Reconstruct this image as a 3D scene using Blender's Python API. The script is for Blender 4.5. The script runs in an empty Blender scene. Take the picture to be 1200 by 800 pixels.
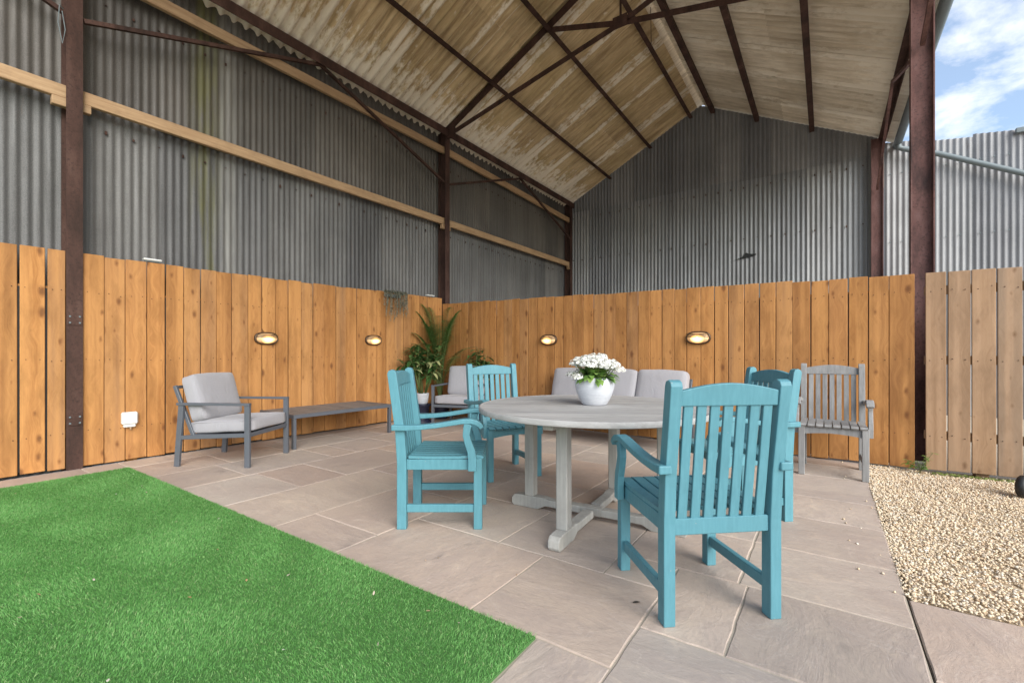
import bpy, math, random
import numpy as np
from mathutils import Vector, Matrix, noise as mnoise
random.seed(7); RNG = np.random.default_rng(7)
SC = bpy.context.scene
COL = SC.collection
R = math.radians

# ------------------------------------------------------------------ camera, sky, sun, exposure
cam_d = bpy.data.cameras.new('camera'); cam = bpy.data.objects.new('camera', cam_d); COL.objects.link(cam)
cam.location = (0, 0, 1.12)
cam.rotation_euler = (R(90), 0, R(34.607))
cam_d.lens = 16.0; cam_d.sensor_width = 36.0; cam_d.shift_y = 13.0/1200.0
cam_d.clip_start = 0.05; cam_d.clip_end = 2000
SC.camera = cam

SUN_AZ = R(118)          # clockwise from +Y towards +X : the open side of the barn
SUN_EL = R(30)
world = bpy.data.worlds.new('World'); SC.world = world; world.use_nodes = True
nt = world.node_tree; nt.nodes.clear()
def wn(t, **k):
    n = nt.nodes.new(t)
    for a, b in k.items(): setattr(n, a, b)
    return n
wo = wn('ShaderNodeOutputWorld'); bg = wn('ShaderNodeBackground')
sky = wn('ShaderNodeTexSky', sky_type='NISHITA', sun_disc=False, sun_elevation=SUN_EL, sun_rotation=SUN_AZ, air_density=1.0, dust_density=1.2, ozone_density=1.5)
tc = wn('ShaderNodeTexCoord'); sep = wn('ShaderNodeSeparateXYZ'); nt.links.new(tc.outputs['Generated'], sep.inputs[0])
zz = wn('ShaderNodeMath', operation='ADD'); nt.links.new(sep.outputs['Z'], zz.inputs[0]); zz.inputs[1].default_value = 0.22
zm = wn('ShaderNodeMath', operation='MAXIMUM'); nt.links.new(zz.outputs[0], zm.inputs[0]); zm.inputs[1].default_value = 0.12
dx = wn('ShaderNodeMath', operation='DIVIDE'); dy = wn('ShaderNodeMath', operation='DIVIDE')
nt.links.new(sep.outputs['X'], dx.inputs[0]); nt.links.new(zm.outputs[0], dx.inputs[1])
nt.links.new(sep.outputs['Y'], dy.inputs[0]); nt.links.new(zm.outputs[0], dy.inputs[1])
cmb = wn('ShaderNodeCombineXYZ'); nt.links.new(dx.outputs[0], cmb.inputs[0]); nt.links.new(dy.outputs[0], cmb.inputs[1])
cmb.inputs[2].default_value = 3.3
cn = wn('ShaderNodeTexNoise'); cn.inputs['Scale'].default_value = 4.6; cn.inputs['Detail'].default_value = 9; cn.inputs['Roughness'].default_value = 0.62; cn.inputs['Distortion'].default_value = 0.15
nt.links.new(cmb.outputs[0], cn.inputs['Vector'])
cr = wn('ShaderNodeMapRange'); cr.inputs['From Min'].default_value = 0.46; cr.inputs['From Max'].default_value = 0.74; cr.inputs['To Min'].default_value = 0.16; cr.inputs['To Max'].default_value = 0.88
nt.links.new(cn.outputs['Fac'], cr.inputs['Value'])
mx = wn('ShaderNodeMix', data_type='RGBA'); nt.links.new(cr.outputs[0], mx.inputs['Factor'])
tint = wn('ShaderNodeMix', data_type='RGBA', blend_type='MULTIPLY'); tint.inputs[0].default_value = 1.0; nt.links.new(sky.outputs[0], tint.inputs[6]); tint.inputs[7].default_value = (.92, 1.10, 1.20, 1)
nt.links.new(tint.outputs[2], mx.inputs[6]); mx.inputs[7].default_value = (7.2, 7.15, 7.1, 1)
nt.links.new(mx.outputs[2], bg.inputs['Color']); bg.inputs['Strength'].default_value = 0.105
nt.links.new(bg.outputs[0], wo.inputs[0])

sun_d = bpy.data.lights.new('sun', 'SUN'); sun = bpy.data.objects.new('sun', sun_d); COL.objects.link(sun)
sun_d.energy = 2.5; sun_d.angle = R(50); sun_d.color = (1.0, 0.95, 0.88)
to_sun = Vector((math.sin(SUN_AZ)*math.cos(SUN_EL), math.cos(SUN_AZ)*math.cos(SUN_EL), math.sin(SUN_EL)))
sun.rotation_euler = to_sun.to_track_quat('Z', 'Y').to_euler()
sun.location = (6, -6, 9)

SC.view_settings.view_transform = 'Standard'; SC.view_settings.look = 'None'
SC.view_settings.gamma = 1.0; SC.view_settings.exposure = 1.03
SC.render.engine = 'CYCLES'
SC.cycles.max_bounces = 10; SC.cycles.diffuse_bounces = 6

# ------------------------------------------------------------------ node helper and materials
class NM:
    def __init__(s, name):
        s.m = bpy.data.materials.new(name); s.m.use_nodes = True
        s.t = s.m.node_tree; s.b = s.t.nodes['Principled BSDF']
    def n(s, typ, **k):
        x = s.t.nodes.new(typ)
        for a, b in k.items(): setattr(x, a, b)
        return x
    def l(s, a, b): s.t.links.new(a, b)
    def set(s, sock, v):
        if hasattr(v, 'is_output') or isinstance(v, bpy.types.NodeSocket): s.l(v, sock)
        else: sock.default_value = v
    def coord(s, scale=(1, 1, 1), rnd=0.0, kind='Object'):
        if kind == 'World': src = s.n('ShaderNodeNewGeometry').outputs['Position']
        else: src = s.n('ShaderNodeTexCoord').outputs[kind]
        if rnd:
            oi = s.n('ShaderNodeObjectInfo'); mu = s.n('ShaderNodeVectorMath', operation='SCALE')
            cx = s.n('ShaderNodeCombineXYZ')
            m2 = s.n('ShaderNodeMath', operation='MULTIPLY'); s.l(oi.outputs['Random'], m2.inputs[0]); m2.inputs[1].default_value = 7.13
            m3 = s.n('ShaderNodeMath', operation='MULTIPLY'); s.l(oi.outputs['Random'], m3.inputs[0]); m3.inputs[1].default_value = 3.71
            s.l(oi.outputs['Random'], cx.inputs[0]); s.l(m2.outputs[0], cx.inputs[1]); s.l(m3.outputs[0], cx.inputs[2])
            s.l(cx.outputs[0], mu.inputs[0]); mu.inputs['Scale'].default_value = rnd
            ad = s.n('ShaderNodeVectorMath', operation='ADD'); s.l(src, ad.inputs[0]); s.l(mu.outputs[0], ad.inputs[1]); src = ad.outputs[0]
        mp = s.n('ShaderNodeMapping'); mp.inputs['Scale'].default_value = scale; s.l(src, mp.inputs['Vector'])
        return mp.outputs[0]
    def noise(s, vec, scale=1, detail=5, rough=.55, dist=0):
        x = s.n('ShaderNodeTexNoise'); s.l(vec, x.inputs['Vector'])
        x.inputs['Scale'].default_value = scale; x.inputs['Detail'].default_value = detail
        x.inputs['Roughness'].default_value = rough; x.inputs['Distortion'].default_value = dist
        return x.outputs['Fac']
    def ramp(s, f, stops):
        x = s.n('ShaderNodeValToRGB'); s.l(f, x.inputs[0]); e = x.color_ramp.elements
        while len(e) > 1: e.remove(e[0])
        e[0].position = stops[0][0]; e[0].color = (*stops[0][1], 1)
        for p, c in stops[1:]:
            k = e.new(p); k.color = (*c, 1)
        return x.outputs[0]
    def mr(s, f, a, b, c=0., d=1.):
        x = s.n('ShaderNodeMapRange'); s.l(f, x.inputs[0])
        for i, v in enumerate((a, b, c, d)): x.inputs[i+1].default_value = v
        return x.outputs[0]
    def mix(s, f, a, b, bt='MIX'):
        x = s.n('ShaderNodeMix', data_type='RGBA', blend_type=bt)
        s.set(x.inputs[0], f)
        for sock, v in ((x.inputs[6], a), (x.inputs[7], b)):
            s.set(sock, (*v, 1) if isinstance(v, tuple) and len(v) == 3 else v)
        return x.outputs[2]
    def math(s, op, a, b=None):
        x = s.n('ShaderNodeMath', operation=op); s.set(x.inputs[0], a)
        if b is not None: s.set(x.inputs[1], b)
        return x.outputs[0]
    def rand(s): return s.n('ShaderNodeObjectInfo').outputs['Random']
    def bump(s, h, strength=.3, dist=.01):
        x = s.n('ShaderNodeBump'); s.l(h, x.inputs['Height']); x.inputs['Strength'].default_value = strength; x.inputs['Distance'].default_value = dist
        s.l(x.outputs[0], s.b.inputs['Normal'])
    def out(s, col, rough=.6, metal=0., spec=.5):
        s.set(s.b.inputs['Base Color'], (*col, 1) if isinstance(col, tuple) and len(col) == 3 else col)
        s.set(s.b.inputs['Roughness'], rough); s.set(s.b.inputs['Metallic'], metal)
        s.b.inputs['Specular IOR Level'].default_value = spec
        return s.m

def m_pine(name, c_lo, c_hi, c_grey, greyamt, knot=(.13, .045, .015)):
    k = NM(name)
    v = k.coord((1, 1, 1), rnd=31.0)
    warp = k.noise(k.coord((2.2, 2.2, .9), rnd=31.0), 1.6, 2)
    # knots : flattened voronoi cells
    sv = k.n('ShaderNodeSeparateXYZ'); k.l(v, sv.inputs[0]); cv = k.n('ShaderNodeCombineXYZ')
    k.l(k.math('MULTIPLY', sv.outputs['X'], 7.5), cv.inputs[0]); k.l(k.math('MULTIPLY', sv.outputs['Z'], 3.6), cv.inputs[1])
    wob = k.n('ShaderNodeVectorMath', operation='SCALE'); wn_ = k.n('ShaderNodeTexNoise'); k.l(v, wn_.inputs[0]); wn_.inputs['Scale'].default_value = 22; k.l(wn_.outputs['Color'], wob.inputs[0]); wob.inputs['Scale'].default_value = .12
    av = k.n('ShaderNodeVectorMath', operation='ADD'); k.l(cv.outputs[0], av.inputs[0]); k.l(wob.outputs[0], av.inputs[1])
    vo = k.n('ShaderNodeTexVoronoi', feature='F1', voronoi_dimensions='2D'); k.l(av.outputs[0], vo.inputs['Vector']); vo.inputs['Scale'].default_value = 1.0; vo.inputs['Randomness'].default_value = 1.0
    sc_ = k.n('ShaderNodeSeparateColor'); k.l(vo.outputs['Color'], sc_.inputs[0])
    rad = k.math('ADD', k.mr(sc_.outputs[0], .3, 1, -.07, .14), k.math('MULTIPLY', k.math('SUBTRACT', k.math('FRACT', k.math('MULTIPLY', k.rand(), 41.3)), .55), .12)); kd = vo.outputs['Distance']; ke = k.math('SUBTRACT', kd, rad)
    km = k.mr(ke, -.03, .07, 1, 0); kcore = k.mr(ke, -.09, -.02, 1, 0)
    gr = k.mr(kd, .10, .55, 1, 0)
    # grain bends round the knots
    st = k.n('ShaderNodeMapping'); st.inputs['Scale'].default_value = (1, 1, .055); k.l(v, st.inputs[0])
    of = k.n('ShaderNodeVectorMath', operation='ADD'); k.l(st.outputs[0], of.inputs[0])
    cc = k.n('ShaderNodeCombineXYZ'); k.l(k.math('ADD', k.math('MULTIPLY', gr, .045), k.math('MULTIPLY', warp, .05)), cc.inputs[0]); k.l(cc.outputs[0], of.inputs[1])
    g1 = k.noise(of.outputs[0], 46, 4, .6, .1); g2 = k.noise(of.outputs[0], 150, 2, .5)
    col = k.ramp(g1, [(.28, c_lo), (.5, tuple((a+b)/2 for a, b in zip(c_lo, c_hi))), (.72, c_hi)])
    col = k.mix(k.mr(g2, .35, .75, 0, .35), col, c_lo)
    r = k.rand()
    tone = k.ramp(r, [(0, (.74, .67, .60)), (.25, (1.0, .97, .90)), (.45, (.86, .80, .72)), (.6, (1.08, 1.02, .94)), (.8, (.84, .78, .70)), (1, (1.04, 1.03, 1.02))])
    col = k.mix(1.0, col, tone, 'MULTIPLY')
    r2 = k.math('FRACT', k.math('MULTIPLY', r, 17.37))
    gm = k.math('MULTIPLY', k.mr(r2, .62, .8, greyamt*.35, greyamt), k.mr(k.noise(k.coord((3, 3, .5), rnd=31.0), 1.5, 4), .3, .7, .5, 1))
    col = k.mix(gm, col, c_grey)
    # weather darkening stain clouds
    col = k.mix(k.mr(k.noise(k.coord((1, 1, .03), rnd=57.0), 13, 3, .5), .42, .62, 0, .5), col, tuple(min(1, c*1.08+.01) for c in c_hi))
    stn = k.mr(k.noise(k.coord((2, 2, .7), rnd=31.0), 2.6, 6, .65), .46, .74, 0, .6)
    col = k.mix(stn, col, tuple(c*.55 for c in c_lo))
    col = k.mix(k.math('MULTIPLY', km, .62), col, knot)
    col = k.mix(k.math('MULTIPLY', kcore, .4), col, (.07, .03, .014))
    k.bump(k.math('ADD', g1, k.math('MULTIPLY', g2, .6)), .25, .003)
    return k.out(col, .72, 0, .25)

def m_wood_grey(name, c1, c2, axis=2, rnd=11., rough=.8):
    k = NM(name); sc = [1, 1, 1]; sc[axis] = .06
    v = k.coord(tuple(sc), rnd=rnd)
    g1 = k.noise(v, 40, 4, .6, .2); g2 = k.noise(v, 170, 2)
    col = k.ramp(g1, [(.3, c1), (.7, c2)])
    col = k.mix(k.mr(g2, .3, .8, 0, .5), col, c1)
    col = k.mix(k.mr(k.noise(k.coord(rnd=rnd), 5, 5, .65), .5, .75, 0, .45), col, tuple(c*.7 for c in c1))
    tone = k.ramp(k.rand(), [(0, (.88, .88, .88)), (1, (1.08, 1.07, 1.05))])
    col = k.mix(1.0, col, tone, 'MULTIPLY')
    k.bump(k.math('ADD', g1, g2), .35, .002)
    return k.out(col, rough, 0, .3)

def m_paint(name, c, rough=.42, dirt=.25, chip=None):
    k = NM(name)
    n1 = k.noise(k.coord(rnd=3.), 9, 6, .65)
    col = k.mix(k.mr(n1, .5, .8, 0, dirt), c, tuple(x*.62 for x in c))
    n2 = k.noise(k.coord((1, 1, .12), rnd=3.), 70, 3)
    col = k.mix(k.mr(n2, .42, .75, 0, .38), col, tuple(min(1, x*1.28+.02) for x in c))
    if chip:
        n3 = k.noise(k.coord(rnd=9.), 38, 6, .7)
        col = k.mix(k.mr(n3, .685, .70), col, chip)
    k.bump(k.math('ADD', n2, k.math('MULTIPLY', n1, .4)), .3, .002)
    return k.out(col, k.mr(n1, .3, .8, rough-.06, rough+.14), 0, .4)

def m_rust(name, c_dark, c_rust, c_pale, pale=.5):
    k = NM(name)
    n1 = k.noise(k.coord((1, 1, .35), kind='World'), 4.2, 8, .68); n2 = k.noise(k.coord(kind='World'), 46, 5, .65)
    col = k.ramp(n1, [(.34, c_dark), (.52, c_rust), (.74, c_pale)])
    col = k.mix(k.mr(n2, .52, .66, 0, .65), col, c_dark)
    k.bump(n2, .5, .004)
    return k.out(col, .78, 0, .25)

def m_corr(name, c1, c2, c_st, rust, seed, metal=.25, rough=.55, grime=.4, moss_y=None):
    k = NM(name)
    w = k.coord((1, 1, 1), kind='World')
    mpv = k.coord((1, 1, .045), kind='World')
    s1 = k.noise(mpv, 3.2+seed*.13, 6, .7)           # long vertical streaks
    s2 = k.noise(mpv, 21, 5, .65)
    sp = k.noise(w, 130, 3, .6)                       # spangle
    big = k.noise(w, .75, 4, .6)
    col = k.ramp(s1, [(.3, c1), (.68, c2)])
    col = k.mix(k.mr(s2, .5, .75, 0, .45), col, c_st)
    col = k.mix(k.mr(sp, .42, .62, 0, .32), col, tuple(min(1, c*1.7) for c in c2))
    col = k.mix(k.mr(big, .4, .7, 0, grime), col, tuple(c*.6 for c in c_st))
    rs = k.noise(k.coord((1, 1, .14), kind='World'), 9, 7, .7)
    col = k.mix(k.mr(rs, .63, .76, 0, .7), col, rust)
    tone = k.ramp(k.rand(), [(0, (.78, .78, .8)), (.5, (1, 1, 1)), (1, (1.14, 1.12, 1.1))])
    col = k.mix(1.0, col, tone, 'MULTIPLY')
    if moss_y is not None:       # a leak has left an algae run down the sheets here
        sy = k.n('ShaderNodeSeparateXYZ'); k.l(w, sy.inputs[0])
        dy_ = k.math('ABSOLUTE', k.math('SUBTRACT', sy.outputs['Y'], moss_y)); wob = k.noise(k.coord((1, 1, .1), kind='World'), 11, 4, .6)
        col = k.mix(k.math('MULTIPLY', k.mr(dy_, .06, .22, 1, 0), k.mr(wob, .38, .62, 0, .75)), col, (.13, .125, .045))
        d2 = k.math('ABSOLUTE', k.math('SUBTRACT', sy.outputs['Y'], moss_y+.25))
        col = k.mix(k.math('MULTIPLY', k.mr(d2, .05, .16, 1, 0), k.mr(wob, .3, .6, .1, .5)), col, (.30, .29, .265))
    k.bump(k.math('ADD', sp, s2), .2, .003)
    return k.out(col, k.mr(s2, .3, .7, rough-.1, rough+.2), metal, .4)

def m_fibre(name, base, tan, pale, moss):
    """asbestos-cement sheet seen from below: object x = across the slope (0 = eave), y = along the barn"""
    k = NM(name)
    w = k.coord((1, 1, 1), kind='World')
    st = k.coord((.06, 1, .06), kind='World')
    n1 = k.noise(st, 17, 7, .72); n2 = k.noise(w, 1.3, 5, .6); n3 = k.noise(k.coord((.35, 1, .35), kind='World'), 16, 6, .7)
    col = k.ramp(n1, [(.34, base), (.52, tan), (.72, tuple(min(1, c*1.3) for c in tan))])
    col = k.mix(k.mr(n2, .45, .7, 0, .55), col, moss)
    # limewash-like efflorescence blotches: along the laps and low on the sheet
    ob = k.n('ShaderNodeTexCoord').outputs['Object']; sx = k.n('ShaderNodeSeparateXYZ'); k.l(ob, sx.inputs[0])
    wz = k.n('ShaderNodeSeparateXYZ'); k.l(k.n('ShaderNodeNewGeometry').outputs['Position'], wz.inputs[0]); low = k.mr(wz.outputs['Z'], 5.36, 5.84, .33, -.03)
    lap = k.mr(k.math('ABSOLUTE', k.math('SUBTRACT', k.math('ABSOLUTE', sx.outputs['Y']), .44)), .045, .075, .24, 0)
    b = k.math('ADD', k.math('ADD', n3, low), lap)
    col = k.mix(k.mr(b, .60, .74, 0, .8), col, pale)
    dk = k.noise(k.coord((.3, 1, .3), rnd=5.), 5, 6, .7)
    col = k.mix(k.mr(dk, .56, .76, 0, .42), col, tuple(c*.5 for c in base))
    tone = k.ramp(k.rand(), [(0, (.85, .83, .8)), (1, (1.1, 1.1, 1.1))])
    col = k.mix(1.0, col, tone, 'MULTIPLY')
    k.bump(n3, .2, .004)
    return k.out(col, .92, 0, .1)

def m_stone(name):
    k = NM(name)
    r = k.rand()
    base = k.ramp(r, [(0, (.52, .445, .375)), (.22, (.50, .405, .34)), (.45, (.46, .425, .385)), (.6, (.54, .46, .385)), (.8, (.42, .38, .345)), (1, (.52, .465, .40))])
    wv = k.coord((1, 1, 1), rnd=21.)
    la = k.coord((.9, 2.2, 1), rnd=21.); lc = k.coord((2.1, 1.0, 1), rnd=21.); md = k.n('ShaderNodeMix', data_type='VECTOR')
    k.l(k.mr(k.math('FRACT', k.math('MULTIPLY', r, 5.3)), .499, .501), md.inputs[0]); k.l(la, md.inputs[4]); k.l(lc, md.inputs[5]); lay = md.outputs[1]
    n1 = k.noise(lay, 1.6, 7, .6, 1.3); n2 = k.noise(wv, 38, 5, .65); n3 = k.noise(lay, 7, 6, .7, .8)
    col = k.mix(k.mr(n1, .35, .66, 0, .5), base, (.39, .335, .315))
    col = k.mix(k.mr(n3, .52, .72, 0, .5), col, (.62, .535, .435))
    col = k.mix(k.mr(n2, .5, .8, 0, .42), col, (.30, .27, .25))
    # thin light riven edges
    rid = k.math('ABSOLUTE', k.math('SUBTRACT', n1, .52)); col = k.mix(k.mr(rid, .0, .008, .3, 0), col, (.64, .59, .54))
    big = k.noise(k.coord(kind='World'), 1.1, 4, .6)
    col = k.mix(k.mr(big, .42, .68, 0, .55), col, (.33, .285, .262))
    st2 = k.noise(k.coord(kind='World'), 3.7, 6, .7, .4); col = k.mix(k.mr(st2, .60, .72, 0, .55), col, (.25, .225, .21))
    st3 = k.noise(k.coord((.5, 1.6, 1), rnd=44.), 5.5, 6, .72, .6); col = k.mix(k.mr(st3, .64, .72, 0, .45), col, (.66, .61, .56))
    tn = k.ramp(k.math('FRACT', k.math('MULTIPLY', r, 23.7)), [(0, (.84, .79, .765)), (.3, (1.05, .97, .92)), (.55, (.95, .915, .89)), (.8, (1.07, .96, .88)), (1, (1.07, 1.03, .99))])
    col = k.mix(1.0, col, tn, 'MULTIPLY')
    sp = k.noise(k.coord(kind='World'), 26, 3, .5); col = k.mix(k.mr(sp, .76, .79, 0, .5), col, (.09, .08, .07))
    k.bump(k.math('ADD', k.math('MULTIPLY', n1, 1.4), k.math('ADD', k.math('MULTIPLY', n3, .6), k.math('MULTIPLY', n2, .15))), .5, .012)
    return k.out(col, k.mr(n3, .3, .8, .55, .8), 0, .35)

def m_island(name, stops, rough=.6, spec=.4, trans=None, noise_mix=None, bumpn=None):
    k = NM(name)
    g = k.n('ShaderNodeNewGeometry'); col = k.ramp(g.outputs['Random Per Island'], stops)
    if noise_mix:
        sc, c, lo, hi, am = noise_mix
        col = k.mix(k.mr(k.noise(k.coord(kind='World'), sc, 4, .6), lo, hi, 0, am), col, c)
    m = k.out(col, rough, 0, spec)
    if trans:
        ts = k.n('ShaderNodeBsdfTranslucent'); k.l(col, ts.inputs[0]); ms = k.n('ShaderNodeMixShader'); ms.inputs[0].default_value = trans
        o = k.t.nodes['Material Output']; k.l(k.b.outputs[0], ms.inputs[1]); k.l(ts.outputs[0], ms.inputs[2]); k.l(ms.outputs[0], o.inputs['Surface'])
    return m

def m_fabric(name, c):
    k = NM(name)
    v = k.coord(rnd=2.)
    n1 = k.noise(k.coord((1, 1, .45), rnd=2.), 9, 5, .62, .9); n2 = k.noise(v, 420, 2, .5)
    col = k.mix(k.mr(n1, .4, .75, 0, .22), c, tuple(x*.72 for x in c))
    col = k.mix(k.mr(n2, .4, .7, 0, .3), col, tuple(min(1, x*1.22) for x in c))
    k.bump(k.math('ADD', k.math('MULTIPLY', n1, 1.8), k.math('MULTIPLY', n2, .22)), .5, .010)
    mm = k.out(col, .9, 0, .15); k.b.inputs['Sheen Weight'].default_value = .25
    return mm

def m_plain(name, c, rough=.5, metal=0., spec=.5, emit=None, es=0.):
    k = NM(name); n1 = k.noise(k.coord(), 14, 5, .6)
    col = k.mix(k.mr(n1, .4, .75, 0, .3), c, tuple(x*.7 for x in c))
    k.bump(n1, .08, .002)
    m = k.out(col, rough, metal, spec)
    if emit: k.b.inputs['Emission Color'].default_value = (*emit, 1); k.b.inputs['Emission Strength'].default_value = es
    return m

M = {}
M['pine'] = m_pine('pine_board', (.33, .140, .040), (.53, .258, .083), (.29, .185, .11), .5, knot=(.17, .06, .02))
M['pine_w'] = m_pine('weathered_pine_board', (.29, .172, .095), (.40, .255, .155), (.24, .185, .14), .7, knot=(.17, .09, .045))
M['timber'] = m_wood_grey('rail_timber', (.33, .205, .115), (.50, .345, .205), axis=1, rnd=5.)
M['steel'] = m_rust('rusty_steel', (.033, .019, .015), (.07, .036, .028), (.12, .068, .054))
M['steel_r'] = m_rust('red_oxide_steel', (.055, .035, .034), (.155, .08, .072), (.23, .14, .13))
M['wall_lo'] = m_corr('galvanised_sheet', (.09, .088, .086), (.16, .156, .152), (.06, .055, .051), (.13, .085, .06), 0, metal=.1, grime=.4, moss_y=2.42)
M['wall_hi'] = m_corr('brown_galvanised_sheet', (.08, .072, .064), (.138, .125, .112), (.052, .045, .04), (.11, .075, .055), 3, metal=.1, grime=.45, moss_y=2.42)  # upper tier, browner and a little darker than the lower sheets
M['gable'] = m_corr('gable_sheet', (.155, .162, .172), (.27, .278, .29), (.11, .108, .106), (.15, .105, .08), 5, metal=.1, grime=.25)
M['gable_hi'] = m_corr('shaded_gable_sheet', (.15, .155, .163), (.26, .266, .276), (.107, .105, .103), (.15, .105, .08), 5, metal=.1, grime=.28)  # gable sheet darkened a little, the shade under the roof put into its colour
M['shed'] = m_corr('pale_sheet', (.235, .24, .25), (.35, .35, .357), (.13, .125, .125), (.14, .10, .085), 8, metal=.05, grime=.3)
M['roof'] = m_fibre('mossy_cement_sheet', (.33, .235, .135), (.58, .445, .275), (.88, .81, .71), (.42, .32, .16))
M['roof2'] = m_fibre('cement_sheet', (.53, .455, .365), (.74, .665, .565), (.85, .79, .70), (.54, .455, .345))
M['stone'] = m_stone('sandstone')
M['mortar'] = m_plain('mortar', (.43, .37, .295), .9)
M['soil'] = m_plain('soil', (.05, .038, .026), .95)
M['concrete'] = m_plain('concrete', (.42, .39, .35), .9)
M['teal'] = m_paint('teal_paint', (.085, .240, .288), .48, .34, (.24, .29, .29))
M['grey_wood'] = m_wood_grey('weathered_chair_wood', (.215, .213, .215), (.335, .333, .335))
M['table_wood'] = m_wood_grey('weathered_table_wood', (.32, .31, .30), (.47, .46, .455), axis=0)
M['table_leg'] = m_wood_grey('weathered_leg_wood', (.32, .31, .29), (.45, .44, .415))
M['frame'] = m_plain('grey_powder_coat', (.115, .125, .145), .45, .2)
M['slat'] = m_wood_grey('grey_slat', (.17, .145, .13), (.27, .24, .22), axis=1)
M['fabric'] = m_fabric('grey_cushion', (.335, .325, .345))
M['white'] = m_plain('white_plastic', (.75, .75, .73), .4)
def m_pot():
    k = NM('whitewashed_pot'); n1 = k.noise(k.coord((1, 1, 5)), 9, 6, .7); n2 = k.noise(k.coord(), 60, 4, .6)
    col = k.mix(k.mr(n1, .4, .7, 0, .6), (.58, .59, .62), (.36, .37, .41)); col = k.mix(k.mr(n2, .5, .75, 0, .3), col, (.66, .66, .67))
    k.bump(k.math('ADD', n1, n2), .3, .003); return k.out(col, .8, 0, .25)
M['pot'] = m_pot()
M['potnavy'] = m_plain('navy_glaze', (.018, .02, .045), .3)
M['potsoil'] = m_plain('potting_soil', (.03, .022, .016), .95)
M['brass'] = m_plain('lamp_rim', (.10, .065, .042), .4, .6)
def m_lampglass():
    k = NM('lit_glass'); ob = k.n('ShaderNodeTexCoord').outputs['Object']; mp = k.n('ShaderNodeMapping'); mp.inputs['Scale'].default_value = (1, .2, 1.5); mp.inputs['Location'].default_value = (0, 0, .018); k.l(ob, mp.inputs[0])
    ln = k.n('ShaderNodeVectorMath', operation='LENGTH'); k.l(mp.outputs[0], ln.inputs[0])
    m = k.out((.62, .42, .24), .18, 0, .5); k.b.inputs['Emission Color'].default_value = (1.0, .50, .16, 1)
    k.l(k.mr(ln.outputs['Value'], .01, .085, 4.2, .15), k.b.inputs['Emission Strength'])     # brightest where the bulb sits behind the glass
    return m
M['lampglass'] = m_lampglass()
M['bulb'] = m_plain('bulb', (1, .9, .7), .3, 0, .5, (1.0, .70, .36), 5.0)
M['grass'] = m_island('turf_blade', [(0, (.085, .23, .055)), (.4, (.15, .39, .10)), (.75, (.215, .485, .145)), (.93, (.30, .54, .19)), (1, (.45, .55, .27))], .6, .3, .3)
M['turf'] = m_plain('turf_backing', (.07, .18, .045), .95)
M['gravel'] = m_island('gravel_stone', [(0, (.50, .37, .24)), (.2, (.64, .50, .34)), (.5, (.73, .60, .43)), (.7, (.62, .51, .38)), (.85, (.80, .73, .62)), (.95, (.46, .37, .28)), (1, (.68, .47, .30))], .75, .3)
M['gravel_bed'] = m_plain('gravel_bed', (.50, .39, .26), .95)
M['dirt'] = m_plain('yard_bounce', (.52, .45, .36), .95)  # unseen yard, paled to bounce light up under the roof
M['black'] = m_plain('black_rubber_and_shade', (.012, .012, .013), .55)  # tyre rubber, also the painted shade in fence gaps and gable tear
M['frond'] = m_island('palm_leaf', [(0, (.06, .15, .04)), (.5, (.115, .24, .065)), (.85, (.17, .31, .09)), (1, (.28, .34, .13))], .5, .4, .3)
M['stem'] = m_plain('green_stem', (.10, .14, .04), .6)
M['leafv'] = m_island('variegated_leaf', [(0, (.03, .09, .025)), (.45, (.06, .15, .04)), (.7, (.12, .20, .06)), (.82, (.34, .38, .14)), (1, (.48, .48, .24))], .45, .45, .25)
M['leafl'] = m_island('fresh_leaf', [(0, (.10, .20, .045)), (.5, (.18, .33, .07)), (1, (.30, .42, .11))], .5, .4, .3)
M['petal'] = m_island('white_petal', [(0, (.66, .65, .62)), (.5, (.80, .79, .76)), (1, (.74, .74, .64))], .6, .3, .2)
M['trail'] = m_island('trailing_leaf', [(0, (.15, .17, .12)), (.6, (.27, .27, .21)), (1, (.36, .33, .27))], .7, .3, .15)
M['moss'] = m_plain('moss', (.17, .20, .05), .95)
M['lead'] = m_plain('grey_gutter', (.16, .19, .20), .5)

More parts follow.
